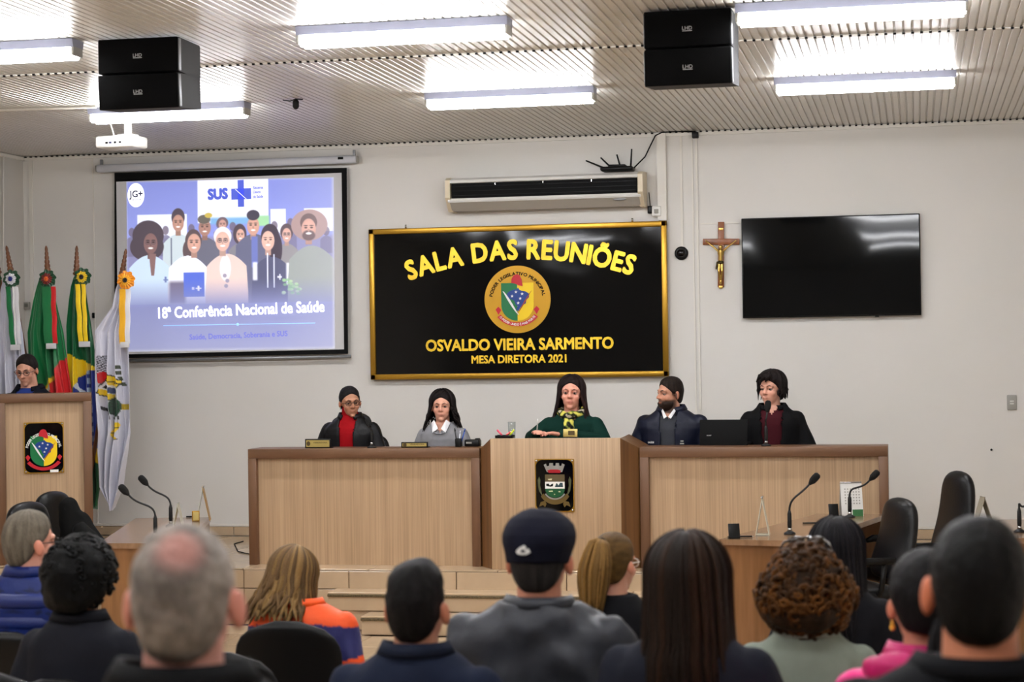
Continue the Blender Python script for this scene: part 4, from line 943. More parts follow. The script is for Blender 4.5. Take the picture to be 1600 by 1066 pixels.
mic('gooseneck microphone in front of the calendar on the right table', (1328, 809), (1362, 747))
mic('microphone cut off by the right edge of the view', (1593, 832), (1612, 780), base_w=Vector((*xy(1593, 832), zt)))

def tent(label, px, pyt, pyb, wpx, depth, m1, z=None, mats2=None, kind='tent_card', cat='tent card', hollow=True, lean=0.0, face=0.3, base=None, th=0.004):
    z = zt if z is None else z; b0 = base if base is not None else UZ(px, pyb, z); s = proj(b0)[2] / F; h = (pyb - pyt) * s; wb = wpx * s
    t = thing(kind, label, cat, b0, 0)
    b = MB(); yv = depth / 2
    for sg in (-1, 1):      # two leaves leaning together, seen from their side
        v = [(sg * wb / 2, -yv, 0), (sg * wb / 2, yv, 0), (0, yv, h), (0, -yv, h)]; n = Vector((1, 0, 0)) * sg * th
        v2 = [Vector(q) - n for q in v]
        MB().add(v + [tuple(q) for q in v2], [(0, 1, 2, 3), (7, 6, 5, 4), (0, 4, 5, 1), (1, 5, 6, 2), (2, 6, 7, 3), (3, 7, 4, 0)]).build('leaf', m1 if sg < 0 or mats2 is None else mats2, t)
    return t, h, wb
M_acry = mat('clear acrylic edge', rgb(205, 205, 190), 0.15, spec=0.8)
t_, h, wb = tent('clear triangular sign holder on the near side of the left table', 279, 786, 830, 19, 0.10, M_acry); t_.rotation_euler.z = 0.25
MB().box((0, 0, 0.004), (wb, 0.10, 0.005)).build('foot', M_acry, t_)
t_, h, wb = tent('gold and white triangular sign holder at the far end of the left table', 318, 760, 813, 22, 0.14, M_acry, mats2=M_gold); t_.rotation_euler.z = 0.3
q = UZ(319, 813, zt); t2_ = thing('photo_card', 'small gold card standing at the far end of the left table', 'card', q + Vector((-0.02, -0.1, 0)), 0.5); MB().box((0, 0, 0.035), (0.05, 0.012, 0.07), 0, 0.003).build('plate', M_gold, t2_); MB().box((0, -0.008, 0.035), (0.038, 0.004, 0.055), 0, 0.001).build('inset', mat('card gold', rgb(190, 170, 100), 0.4), t2_)
t_, h, wb = tent('clear triangular sign holder on the near side of the right table', 1192, 777, 836, 22, 0.09, M_acry)
MB().box((0, 0, 0.004), (wb, 0.09, 0.005)).build('foot', M_acry, t_); MB().tube([(0, -0.045, h), (0, 0.045, h)], 0.006, 8).build('ridge', M_chrome, t_)
t_, h, wb = tent('beige triangular tent card on the far right table', 1536, 776, 818, 27, 0.10, mat('beige card', rgb(150, 142, 124), 0.5)); t_.rotation_euler.z = 0.25
# desk calendar
q = UZ(1330, 806, zt); s = proj(q)[2] / F; h = 52 * s
t_ = thing('desk_calendar', 'white standing desk calendar with green foot on the right table', 'calendar', q + Vector((0, 0, 0)), math.radians(14))
for sg, m_ in ((-1, M_white), (1, M_grey)):
    b = MB(); v = [(-0.07, sg * 0.05, 0), (0.07, sg * 0.05, 0), (0.07, 0, h), (-0.07, 0, h)]; v += [(p[0], p[1] - sg * 0.003, p[2]) for p in v]
    b.add(v, [(0, 1, 2, 3), (7, 6, 5, 4), (0, 4, 5, 1), (1, 5, 6, 2), (2, 6, 7, 3), (3, 7, 4, 0)]); b.build('leaf', m_, t_)
b = MB(); v = [(-0.0, -0.0508, 0.0), (0.068, -0.0508, 0.0), (0.068, -0.043, h * .2), (-0.0, -0.043, h * .2)]; b.add(v, [(0, 1, 2, 3)]); b.build('green_print', mat('calendar green', rgb(50, 110, 60), 0.5), t_)
b = MB()
for r in range(6):
    for c in range(6): z_ = h * (.36 + .085 * r); yy = -0.05 * (1 - z_ / h) - 0.0012; b.add([(-.045 + c * .018, yy, z_), (-.037 + c * .018, yy, z_), (-.037 + c * .018, yy + .0008, z_ + .008), (-.045 + c * .018, yy + .0008, z_ + .008)], [(0, 1, 2, 3)])
b.build('print', M_grey, t_)
MB().tube([(-0.07, 0, h), (0.07, 0, h)], 0.005, 8).build('spiral', M_chrome, t_)
# dark wedge holders and flat items
for lab, pxa, pyb, wp, hp in (('small black wedge display at the near corner of the right table', 1147, 843, 21, 24), ('small black wedge display left of the calendar', 1303, 809, 18, 21)):
    q = UZ(pxa, pyb, zt); s = proj(q)[2] / F; t_ = thing('wedge_display', lab, 'display', q + Vector((0, 0.03, 0)), math.radians(18))
    b = MB(); b.box((0, 0, hp * s / 2), (wp * s * 0.85, 0.012, hp * s), 0, 0.002, M=Matrix.Rotation(math.radians(-14), 4, 'X')); b.build('screen', M_blk, t_)
    b = MB(); b.box((0, 0.03, 0.006), (wp * s * 0.7, 0.07, 0.01), 0, 0.002); b.build('foot', M_blk, t_)
for lab, pxa, pya, ln_, rz in (('flat dark pen at the near corner of the right table', 1166, 840, .09, 0), ('flat dark pen near the middle of the right table', 1272, 819, .14, 0.1), ('dark pen at the far end of the left table', 301, 809, .09, 0)):
    q = UZ(pxa, pya, zt); t_ = thing('pen', lab, 'pen', q + Vector((0, 0, 0.006)), rz); MB().tube([(-ln_ / 2, 0, 0), (ln_ / 2 - .01, 0, 0)], 0.005, 8).build('barrel', M_blk, t_); MB().tube([(ln_ / 2 - .01, 0, 0), (ln_ / 2, 0, 0)], [0.005, 0.002], 8).build('tip', M_grey, t_)

# office chairs
def office_chair(label, loc, rz, backh=0.98, group='black office chairs by the side tables'):
    t = thing('office_chair', label, 'chair', loc, rz, group)     # faces local -y
    b = MB(); b.box((0, -0.02, 0.46), (0.48, 0.46, 0.09), 0, 0.04, seg=3); b.build('seat', M_leath, t)
    b = MB(); R = []
    for k in range(25):
        s = .5 - .5 * math.cos(PI * k / 24); z = 0.53 + (backh - 0.53) * s; w_ = 0.235 * (1 - .22 * s) * max(0.02, 1 - abs(2 * s - 1) ** 5.5) ** .42; dd = 0.055 * max(0.02, 1 - abs(2 * s - 1) ** 7) ** .5
        R.append((z, w_, dd, 0.20 + 0.11 * s + 0.03 * math.sin(PI * s)))
    b.rings(R, 32, p=2.3); b.build('backrest', M_leath, t)
    MB().tube([(0, 0.03, 0.42), (0, 0.2, 0.42), (0, 0.265, 0.5), (0, 0.27, 0.72)], 0.022, 10).build('back_support', M_blk, t)
    for sx in (-1, 1):
        b = MB(); b.tube([(sx * 0.19, 0.05, 0.43), (sx * 0.27, 0.04, 0.5), (sx * 0.285, 0.06, 0.66)], 0.016, 8); b.tube([(sx * 0.285, 0.12, 0.665), (sx * 0.285, -0.15, 0.668), (sx * 0.27, -0.2, 0.655)], (0.022, 0.024, 0.014), 10); b.build('armrest', M_blk, t)
    MB().tube([(0, 0, 0.09), (0, 0, 0.42)], 0.028, 12).build('gas_column', M_chrome, t)
    b = MB()
    for k in range(5): a = 2 * PI * k / 5 + .3; b.tube([(0, 0, 0.11), (0.27 * math.cos(a), 0.27 * math.sin(a), 0.075)], (0.03, 0.018), 8)
    b.build('base', M_blk, t)
    for k in range(5):
        a = 2 * PI * k / 5 + .3; b = MB(); b.tube([(0.27 * math.cos(a) - .018 * math.sin(a), 0.27 * math.sin(a) + .018 * math.cos(a), 0.03), (0.27 * math.cos(a) + .018 * math.sin(a), 0.27 * math.sin(a) - .018 * math.cos(a), 0.03)], 0.028, 12); b.build('caster', M_blk, t)
    return t
def at_s(px, s):                # ground position of something seen at pixel column px at scale s (pixels per metre)
    d = F / s; r = ray(px, 550); return CP + r * (d / r.dot(fwd))
def chair_at(label, px, s, rz, backh, z0=0.0):
    p = at_s(px, s); return office_chair(label, (p.x, p.y, z0), rz, backh)
chair_at('black office chair with a rounded back, nearer of the two right of the right table', 1328, 268, math.radians(-62), 1.0)
chair_at('black office chair with a rounded back, farther of the two right of the right table', 1424, 250, math.radians(-64), 1.10)
chair_at('black office chair under a dark coat, nearer the lectern plaque, left of the left table', 141, 240, math.radians(80), 1.02)
chair_at('black office chair at left with only the rounded top of its back in view', 100, 250, math.radians(76), 0.99)
# coat thrown over the left chairs
p = at_s(128, 244); b = MB()
b.cap((-.10, 0, .93), (-.02, 0, .60), .07, .12); b.cap((-.02, 0, .85), (.14, -0.04, .58), .06, .08); b.cap((.02, -.1, .80), (.20, -.1, .55), .05, .09); b.cap((-.12, .08, .88), (-.12, .08, .55), .06, .10); b.cap((.1, 0, .70), (.27, 0, .58), .05, .06); b.cap((-.1, 0, .6), (.22, 0, .5), .12, .1)
V, f = remesh(b, 0.012, 4, 0.6)
for k in range(len(V)): V[k] += 0.012 * np.array(noise.noise_vector(Vector(V[k]) * 9))
ct = meshobj('coat', V, f, M_cloth, None, np.full((len(V), 3), lin(17))); ct.location = (p.x, p.y, 0)
tag(ct, 'dark coat heaped over the chair left of the left table', 'coat')

# ================================================================ THINGS ON THE DESKS
ZW = ZD
def nameplate(label, px, py0, py1, wpx, Y, m_, rz=0, lines=2, ztop=None):
    c = U(px, (py0 + py1) / 2, Y); s = proj(c)[2] / F; hh = (py1 - py0) * s; ww = wpx * s
    t = thing('name_plate', label, 'name plate', (c.x, Y, ztop if ztop else ZW), rz)
    b = MB(); b.box((0, 0, hh / 2), (ww, 0.012, hh), 0, 0.002); b.box((0, 0.03, 0.004), (ww, 0.06, 0.008), 0, 0.001); b.build('frame', M_blk, t)
    MB().box((0, -0.007, hh / 2), (ww - 0.02, 0.003, hh - 0.018)).build('plate', m_, t)
    b = MB(); b.prism([(0.014 * math.cos(a * PI / 6) - ww * .36, 0.017 * math.sin(a * PI / 6) + hh / 2) for a in range(12)], -0.0095, -0.0085)
    text(b, 'VEREADORA', 0.02, hh * .60, ww * .55, 0.009, -0.0095); b.build('engraving', mat('engraving', rgb(80, 64, 30), 0.5), t)
    return t
M_brass2 = mat('pale brass plate', rgb(196, 176, 104), 0.3, 0.5)
nameplate('gold name plate with black frame before the woman in red', 497, 687, 701.5, 42, YD + .1, M_brass2)
nameplate('gold and white name plate before the woman with the white collar', 648, 693, 702, 43, YD + .1, M_brass2)
c = U(891, 677, YC + .03); t_ = thing('name_plate', 'small gold name plate on the front edge of the central desk', 'name plate', (c.x, YC + .03, zc_ - 0.001), math.radians(-4))
b = MB(); b.box((0, 0, 0.035), (0.10, 0.01, 0.055), 0, 0.002, M=Matrix.Rotation(-0.12, 4, 'X')); b.build('plate', M_brass2, t_); b = MB(); b.box((0, 0.02, 0.004), (0.09, 0.06, 0.008), 0, 0.002); b.build('foot', M_blk, t_)
b = MB(); b.box((0.01, -0.0095, 0.036), (0.045, 0.002, 0.03)); b.build('engraving', mat('engraving', rgb(80, 64, 30), 0.5), t_)
# pens in a black holder by the woman in grey
c = U(717, 700, YD + .2); t_ = thing('pen_holder', 'black desk pen holder beside the woman in grey', 'pen holder', (c.x, YD + .2, ZW))
MB().box((0, 0, 0.03), (0.045, 0.05, 0.06), 0, 0.004).build('cup', M_blk, t_)
for i, (dx, lx, hh, c_) in enumerate(((-0.014, -0.012, .12, (20, 20, 22)), (0.0, 0.01, .10, (230, 232, 240)), (0.012, 0.03, .115, (40, 80, 170)))):
    o = thing('pen', ('black', 'white', 'blue')[i] + ' pen standing in the black pen holder', 'pen', (c.x + dx, YD + .2, ZW + 0.015)); MB().tube([(0, 0, 0), (lx, 0, hh * .8)], 0.0045, 8).build('barrel', mat('pen %d' % i, rgb(*c_), 0.4), o); MB().tube([(lx, 0, hh * .8), (lx * 1.2, 0, hh)], (0.005, 0.004), 8).build('pen_cap', mat('pen %d' % i, rgb(*c_), 0.4), o)
c = U(739, 698, YD + .25); t_ = thing('microphone_base', 'squat black box on the desk beside the central desk', 'box', (c.x, YD + .25, ZW))
b = MB(); b.box((0, 0, 0.025), (0.11, 0.08, 0.05), 0, 0.01); b.box((0.035, 0, 0.05), (0.03, 0.05, 0.018), 0, 0.005); b.build('body', M_blk, t_); MB().box((-0.02, -0.042, 0.028), (0.04, 0.003, 0.012)).build('label_strip', M_grey, t_)
# low tray with pink and yellow highlighters and a clear stand
c = U(788, 686, YC + .1); zt2 = zc_ - 0.001; t_ = thing('pen_tray', 'low black tray at the left end of the central desk', 'tray', (c.x, YC + .12, zt2))
b = MB(); b.box((0, 0, 0.006), (0.125, 0.08, 0.01), 0, 0.003); b.box((0, -0.037, 0.012), (0.125, 0.006, 0.016), 0, 0.002); b.box((0, 0.037, 0.012), (0.125, 0.006, 0.016), 0, 0.002); b.build('tray', M_blk, t_)
for lab, dx, lx, hh, c_ in (('pink highlighter leaning left on the black tray', -0.02, -0.035, 0.045, (245, 90, 120)), ('coral highlighter lying right on the black tray', 0.01, 0.03, 0.03, (250, 110, 110)), ('yellow highlighter on the black tray', 0.035, 0.03, 0.045, (225, 240, 70))):
    o = thing('highlighter', lab, 'highlighter', (c.x + dx, YC + .12, zt2 + 0.012)); MB().tube([(0, 0, 0.006), (lx * .75, 0, hh * .75)], 0.007, 8).build('barrel', mat('hl' + lab[:4], rgb(*c_), 0.4), o); MB().tube([(lx * .75, 0, hh * .75), (lx, 0, hh)], (0.008, 0.005), 8).build('pen_cap', mat('hl' + lab[:4], rgb(*c_), 0.4), o)
M_glass = bpy.data.materials.new('clear glass'); M_glass.use_nodes = True; nt = M_glass.node_tree; nt.nodes.remove(nt.nodes['Principled BSDF'])
_t = nt.nodes.new('ShaderNodeBsdfTransparent'); _t.inputs[0].default_value = (.9, .93, .93, 1); _g = nt.nodes.new('ShaderNodeBsdfGlossy'); _g.inputs['Roughness'].default_value = .05; _f = nt.nodes.new('ShaderNodeValue'); _f.outputs[0].default_value = .12; _x = nt.nodes.new('ShaderNodeMixShader')
nt.links.new(_f.outputs[0], _x.inputs[0]); nt.links.new(_t.outputs[0], _x.inputs[1]); nt.links.new(_g.outputs[0], _x.inputs[2]); nt.links.new(_x.outputs[0], nt.nodes['Material Output'].inputs[0])
c = U(799, 686, YC + .22); t_ = thing('drinking_glass', 'tall clear glass beside the highlighters', 'glass', (c.x, YC + .24, zc_ - 0.034)); MB().lathe([(0.022, 0), (0.024, 0.002), (0.028, 0.14), (0.0265, 0.14), (0.0225, 0.008)], 20).build('glass', M_glass, t_)
# laptop
Z_lap = ZW; c = U(1130, 696, YD + .22); t_ = thing('laptop', 'open black laptop between the bearded man and the woman with the microphone', 'laptop', (c.x, YD + .24, Z_lap), math.radians(-3))
R = Matrix.Rotation(math.radians(-10), 4, 'X'); MB().box((0, 0, 0.0875), (0.335, 0.010, 0.185), 0, 0.004, M=R).build('lid', M_blkm, t_)
MB().box((0, 0.14, 0.008), (0.335, 0.24, 0.016), 0, 0.004).build('keyboard_deck', M_blk, t_)
b = MB(); text(b, 'acer', -0.10, 0.07, 0.034, 0.009, -0.0065, M=R); b.build('lid_logo', mat('logo grey', rgb(170, 170, 170), 0.4), t_)
# panel microphones (bases on the worktops)
mic('gooseneck microphone held up to the mouth of the dark haired woman in black', None, (1199, 640), base_w=Vector((U(1197, 690, YD + .1).x, YD + .1, ZW)), dirp=(0.02, 0.05, .2))
mic('thin gooseneck microphone before the woman in red', None, (577, 664), base_w=Vector((U(581, 700, YD + .1).x, YD + .1, ZW)), dirp=(-0.06, 0.1, .12), thick=0.8)
# visitors' notes: small loose wires on the stage floor behind the left table
b = MB(); P_ = [UZ(x, y, ZS + 0.005) for x, y in ((390, 866), (372, 862), (366, 850), (380, 846))]; b.tube(P_, 0.004, 6)
tag(b.build('floor_cable', M_blkm), 'thin dark cable on the stage floor left of the long desk', 'cable')

# ================================================================ AUDIENCE CHAIRS
def aud_chair(label, loc, rz, group='black audience chairs'):
    t = thing('audience_chair', label, 'chair', loc, rz, group)    # faces local -y, back at +y
    b = MB(); b.box((0, -0.01, 0.43), (0.44, 0.42, 0.06), 0, 0.028, seg=3); b.build('seat', M_leath, t)
    b = MB(); R = []
    for k in range(13):
        s = k / 12; z = 0.50 + 0.38 * s; w_ = 0.218 * (1 - .06 * (1 - s)); dd = .02
        if s > .6: w_ *= math.sqrt(max(0.05, 1 - ((s - .6) / .405) ** 2.6))
        if s < .15: w_ *= (.88 + .12 * s / .15)
        if k in (0, 12): dd = .009
        R.append((z, w_, dd, 0.215 + 0.05 * s))
    b.rings(R, 32, p=2.6); b.build('backrest', M_blk, t)
    for sx in (-1, 1):
        MB().tube([(sx * 0.2, 0.2, 0.40), (sx * 0.2, 0.235, 0.56)], 0.012, 8).build('back_post', M_blk, t)
        b = MB(); b.tube([(sx * 0.2, -0.16, 0.41), (sx * 0.225, -0.2, 0.0)], 0.011, 8); b.build('leg', M_blk, t)
        b = MB(); b.tube([(sx * 0.2, 0.18, 0.41), (sx * 0.225, 0.24, 0.0)], 0.011, 8); b.build('leg', M_blk, t)
    MB().box((0, 0.0, 0.385), (0.42, 0.36, 0.02), 0, 0.004).build('seat_frame', M_blk, t)
    return t
# ================================================================ PEOPLE
M_eyew = mat('eye white', rgb(150, 142, 136), 0.25); M_iris = mat('iris', rgb(36, 24, 18), 0.2); M_lip = mat('lips', rgb(150, 78, 72), 0.4)
SKC = np.array((0, .015, .025)); SKR = np.array((.074, .094, .088))
def hcol(c): return np.array(rgb(*c))
def skull_grid(nu=56, nv=36):
    D = []
    for i in range(nv + 1):
        a = PI * i / nv
        for j in range(nu): t = 2 * PI * j / nu; D.append((math.sin(a) * math.sin(t), -math.sin(a) * math.cos(t), math.cos(a)))
    F_ = []
    for i in range(nv):
        for j in range(nu):
            a, b, c, d = i * nu + j, i * nu + (j + 1) % nu, (i + 1) * nu + (j + 1) % nu, (i + 1) * nu + j
            if i == 0: F_.append((a, d, c))
            elif i == nv - 1: F_.append((a, d, b))
            else: F_.append((a, d, c, b))
    return np.array(D), F_
def hair_shell(T=0.012, Tside=None, Ttop=None, nape=0.08, hl=0.014, na=0.0, nf=30, sharp=0.014, widow=-.006, bald=None, vol=None, res=(72, 48), grow=.055, low=.04):
    D, F_ = skull_grid(*res); P = SKC + D * SKR; P[:, 2] -= low * sstep(0, -.8, D[:, 2]) * sstep(-.1, .3, D[:, 1]); N_ = D / SKR; N_ /= np.linalg.norm(N_, axis=1)[:, None]
    m = sstep(-sharp, sharp, P[:, 1] * .9 + P[:, 2] * .75 + .027 - hl + widow * np.exp(-(P[:, 0] / .02) ** 2)) * sstep(-sharp, sharp, P[:, 2] + nape)
    m *= 1 - (np.abs(P[:, 0]) > .055) * sstep(.03, .0, P[:, 1] - .0) * sstep(0.01, -.02, P[:, 2])     # clear before the ears
    th = np.full(len(P), T)
    if Tside is not None: th = th * (1 - np.abs(D[:, 0]) ** 2) + Tside * np.abs(D[:, 0]) ** 2
    if Ttop is not None: k = sstep(.2, .9, D[:, 2]); th = th * (1 - k) + Ttop * k
    if vol is not None: th = th + vol(P, D)
    pv_ = P[:, 1] * .9 + P[:, 2] * .75 + .027 - hl; th = .003 + (th - .003) * sstep(-.01, grow, pv_)
    if bald is not None: m *= 1 - np.array([bald(p) for p in P])
    if na > 0: th = th + np.array([na * (noise.noise(Vector(p) * nf) + .5 * noise.noise(Vector(p) * nf * 2.3)) for p in P]) * m
    t = m * th - (1 - m) * .013
    return P + N_ * t[:, None], F_, m
class Person: pass
def person(label, loc, face=0.0, scale=1.0, head=(0, 0, 0), skin=(206, 160, 134), lean=0.0, arms=None, hair=None, top=None, glasses=None, beard=None, female=True,
           width=1.0, lips=None, pants=(28, 28, 34), vox=0.0065, headoff=(0, 0, 0), neckl=0.0, standing=False, brow=(50, 36, 30), headscale=1.0, group='people'):
    t = thing('person', label, 'person', loc, face); t.scale = (scale,) * 3; LG = .72 if group == 'people' else 1.0
    sk = np.array(rgb(*skin)); W = width; sh = 0.165 * W if female else 0.185 * W
    def B(p):       # lean forward above the hips
        p = Vector(p); z = p.z - .58
        if z > 0: p.y -= lean * z
        return p
    pivot = B((0, .01, 1.12)); HM = Matrix.Translation(pivot + Vector(headoff)) @ Euler((head[1], head[2], head[0]), 'ZYX').to_matrix().to_4x4() @ Matrix.Translation((0, -.014, .092 + neckl)) @ Matrix.Scale(headscale, 4)
    arms = arms or {}
    A_ = {-1: arms.get('r', ((-.24, .02, .76), (-.13, -.26, .66))), 1: arms.get('l', ((.24, .02, .76), (.13, -.26, .66)))}
    # ---- skin body: one surface
    b = MB(); hipw = .17
    b.rings([(z, w_ * W, d_, -lean * max(0, z - .58) + y_) for z, w_, d_, y_ in ((.47, .15, .11, 0), (.55, .16, .115, 0), (.70, .132, .10, 0), (.85, .15, .108, 0), (.97, sh * 1.0 / W, .10, .0), (1.02, sh * .9 / W, .085, .01), (1.055, sh * .66 / W, .07, .012), (1.085, .08, .06, .012))], 24)
    b.cap(B((0, .015, 1.04)), HM @ Vector((0, .012, -.05)), .06 if female else .066, .054 if female else .06)
    EL = {}; 
    for s in (-1, 1):
        S_ = B((s * (sh - .02), .01, .992)); E_, H_ = Vector(A_[s][0]), Vector(A_[s][1]); EL[s] = (S_, E_, H_)
        b.cap(S_, E_, .044, .037); b.cap(E_, H_, .037, .025)
        d = (H_ - E_).normalized(); n = Vector((0, 0, -1)); side = d.cross(n)
        side = side.normalized() if side.length > .1 else Vector((1, 0, 0)); n = side.cross(d).normalized()
        if n.z > 0: n = -n
        inner = side if (side.x * s < 0) else -side
        pc = H_ + d * .045; RM = Matrix(((d.x, side.x, n.x, 0), (d.y, side.y, n.y, 0), (d.z, side.z, n.z, 0), (0, 0, 0, 1)))
        b.ell(pc, (.048, .039, .015), 12, 8, R=RM)
        for k, L_ in enumerate((.062, .07, .066, .052)):
            o = (H_ + d * .082) + inner * (.027 - .018 * k); k1 = o + d * L_ * .5 + n * .008; k2 = k1 + (d * .75 + n * .66) * L_ * .52
            b.cap(H_ + d * .05 + inner * (.024 - .016 * k), o, .0088, .0085, 8); b.cap(o, k1, .0085, .008, 8); b.cap(k1, k2, .008, .0066, 8)
        o = H_ + d * .022 + inner * .032; k1 = o + (d * .6 + inner * .8) * .03; b.cap(o, k1, .011, .0095, 8); b.cap(k1, k1 + (d * .9 + n * .4) * .028, .0095, .0075, 8)
        if standing: b.cap((s * .09, 0, .5), (s * .09, 0, .08), .07, .05)
        else: b.cap((s * .095, -.02, .53), (s * .11, -.42 * LG, .50), .078, .052); b.cap((s * .11, -.42 * LG, .49), (s * .11, -.40 * LG, .09), .05, .036); b.cap((s * .11, -.40 * LG + .02, .05), (s * .115, -.40 * LG - .13, .035), .034, .028)
    hb = MB()
    hb.ell(tuple(SKC), tuple(SKR), 28, 20); hb.ell((0, -.026, -.042), (.056 if female else .06, .062, .07), 24, 16)
    hb.ell((0, -.07, -.095), (.022 if female else .027, .018, .017)); hb.ell((0, -.01, -.07), (.05 if female else .056, .05, .035))
    for s in (-1, 1):
        hb.ell((s * .036, -.052, -.03), (.026, .026, .026)); hb.ell((s * (.080 if female else .084), .010, -.014), (.010, .018, .028) if female else (.011, .020, .034), 12, 10, R=Euler((-.2, 0, s * .35)).to_matrix().to_4x4())
        hb.ell((s * .013, -.094, -.031), (.0075, .009, .0065)); hb.cap((s * .012, -.083, .024), (s * .045, -.068, .022), .010, .008)
    hb.cap((0, -.082, .012), (0, -.106, -.026), .0085, .0115); hb.ell((0, -.086, -.058), (.023, .009, .0055)); hb.ell((0, -.083, -.069), (.019, .009, .006))
    b.add(hb.v, hb.f, 0, True, M=HM)
    V, f = remesh(b, vox, 2, .42)
    HI = np.array(HM.inverted()); Q = V @ HI[:3, :3].T + HI[:3, 3]      # head-local coordinates
    Hm = np.array(HM)[:3, :3]
    for s in (-1, 1):     # eye sockets
        d2 = ((Q[:, 0] - s * .031) / .019) ** 2 + ((Q[:, 2] - .003) / .013) ** 2; k = np.exp(-d2) * (Q[:, 1] < -.04) * (np.abs(Q[:, 2]) < .08)
        V += (k * .009)[:, None] * Hm[:, 1][None, :]
    C = np.tile(sk, (len(V), 1)); face_ = (Q[:, 1] < -.03) & (np.abs(Q[:, 2]) < .13)
    def blend(k, col): C[:] = C * (1 - k[:, None]) + np.array(col) * k[:, None]
    lipc = rgb(*lips) if lips else tuple(sk * np.array((.72, .48, .48)))
    blend(np.exp(-(((Q[:, 0]) / .022) ** 4 + ((Q[:, 2] + .063) / .009) ** 4)) * face_ * .55, lipc)
    for s in (-1, 1):
        blend(np.exp(-(((Q[:, 0] - s * .04) / .022) ** 2 + ((Q[:, 2] + .035) / .02) ** 2)) * face_ * .3, sk * np.array((1.05, .72, .68)))
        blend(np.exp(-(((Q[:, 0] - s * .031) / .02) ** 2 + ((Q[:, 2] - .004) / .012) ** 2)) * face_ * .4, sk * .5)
    blend(np.exp(-((Q[:, 0] / .02) ** 2 + ((Q[:, 2] + .03) / .02) ** 2)) * (Q[:, 1] < -.07) * .25, sk * np.array((1.05, .7, .65)))
    blend(sstep(.06, .078, np.abs(Q[:, 0])) * (np.abs(Q[:, 2]) < .05) * (np.abs(Q[:, 1]) < .05) * .4, sk * np.array((1.0, .55, .45)))
    if beard:
        bc = rgb(*beard); k = sstep(-.036, -.052, Q[:, 2]) * sstep(.03, .0, Q[:, 1]) * (Q[:, 2] > -.14) * (1 - np.exp(-(((Q[:, 0]) / .018) ** 4 + ((Q[:, 2] + .062) / .007) ** 4)))
        k = np.maximum(k, sstep(.058, .066, np.abs(Q[:, 0])) * sstep(.03, -.0, Q[:, 2]) * (Q[:, 1] < .0) * (Q[:, 1] > -.025) * (Q[:, 2] > -.12)); blend(k * .9, bc)
    body = meshobj('body', V, f, M_skin, t, C)
    # ---- eyes, brows
    if abs((face + head[0] + PI) % (2 * PI) - PI) < 2.0:
        for s in (-1, 1):
            e = MB(); e.ell((s * .031, -.0665, .003), (.0125,) * 3, 14, 10, M=HM); e.ell((s * .031, -.0715, .0015), (.0085, .0085, .0085), 12, 8, m=1, M=HM); e.build('eye', [M_eyew, M_iris], t)
            l = MB(); l.ell((s * .031, -.0685, .0095), (.0165, .0128, .0085), 12, 8, M=HM, col=tuple(sk * .78)); l.build('eyelid', M_skin, t, colors=True)
            l = MB(); l.tube([HM @ Vector(q) for q in ((s * .014, -.088, .021), (s * .03, -.083, .027), (s * .047, -.068, .022))], [(.003, .0035), (.0025, .003), .0015], 6); l.build('eyebrow', mat('brow %d' % brow[0], rgb(*brow), .8), t)
    if beard:
        D, F_ = skull_grid(40, 28); P = np.array((0, -.028, -.05)) + D * np.array((.066, .068, .078)); N_ = D
        k = sstep(-.05, -.07, P[:, 2]) * sstep(.02, -.02, P[:, 1]); mth = np.exp(-((P[:, 0] / .026) ** 4 + ((P[:, 2] + .064) / .013) ** 4)) * (P[:, 1] < -.05)
        k = k * (1 - mth); th = -.014 * (1 - k) + k * .003 + k * np.array([.0015 * noise.noise(Vector(p) * 90) for p in P]); P = P + N_ * th[:, None]; HMn = np.array(HM); P = P @ HMn[:3, :3].T + HMn[:3, 3]
        meshobj('beard', P, F_, M_hair, t, np.tile(hcol(beard), (len(P), 1)))
    # ---- clothes
    tp = dict(col=(20, 20, 24), off=.014, open=None, inner=None, wr=.004, mat=None, collar=None, sleeves=True, colf=None)
    tp.update(top or {}); o_ = tp['off']
    def garment(name, off, colf, mt, zt_=1.09, wr=.004, sleeves=True, open_=None, neck=.075, vox_=.010, vn=None):
        g = MB()
        g.rings([(z, w_ * W + off, d_ + off, -lean * max(0, z - .58) + y_) for z, w_, d_, y_ in ((.50, .158, .118, 0), (.6, .152, .115, 0), (.70, .142, .108, 0), (.85, .157, .112, 0), (.96, sh * 1.02 / W, .108, .0), (1.005, sh * .97 / W, .10, .004), (1.035, sh * .82 / W, .088, .01), (1.06, sh * .62 / W, .076, .012), (zt_, neck / W, .062, .012))], 28)
        if sleeves:
            for s in (-1, 1):
                S_, E_, H_ = EL[s]; g.cap(S_, E_, .05 + off * .7, .043 + off); g.cap(E_, H_ - (H_ - E_).normalized() * .012, .043 + off, .032 + off * .6)
        V, f = remesh(g, vox_, 3, .55 if wr < .006 else .8)
        if wr > 0:
            N0 = []
            for p in V:
                q = Vector(p); fo = abs(noise.noise(Vector((q.x * 6, q.y * 6, q.z * 3.0)) + Vector((7.3, loc[0], 0)))); r = noise.noise(q * 13 + Vector((loc[0], 1, 0)))
                d = Vector((q.x * .9, q.y + lean * max(0, q.z - .58), 0)); d = d.normalized() if d.length > 1e-4 else d
                a = wr * (1.6 * (.35 - fo) + .8 * r); N0.append((d.x * a, d.y * a, a * .3))
            V = V + np.array(N0)
        if open_:
            keep = []
            for q in f:
                c = V[list(q)].mean(0); cy = c[1] + lean * max(0, c[2] - .58); hwid = np.interp(c[2], [.5, .8, 1.0, 1.1], open_)
                if cy < -.02 and abs(c[0]) < hwid: continue
                keep.append(q)
            f = keep
            g2 = MB(); g2.add([tuple(p) for p in V], f); V, f = modeval(g2, [('SOLIDIFY', dict(thickness=.012, offset=-1.0))])
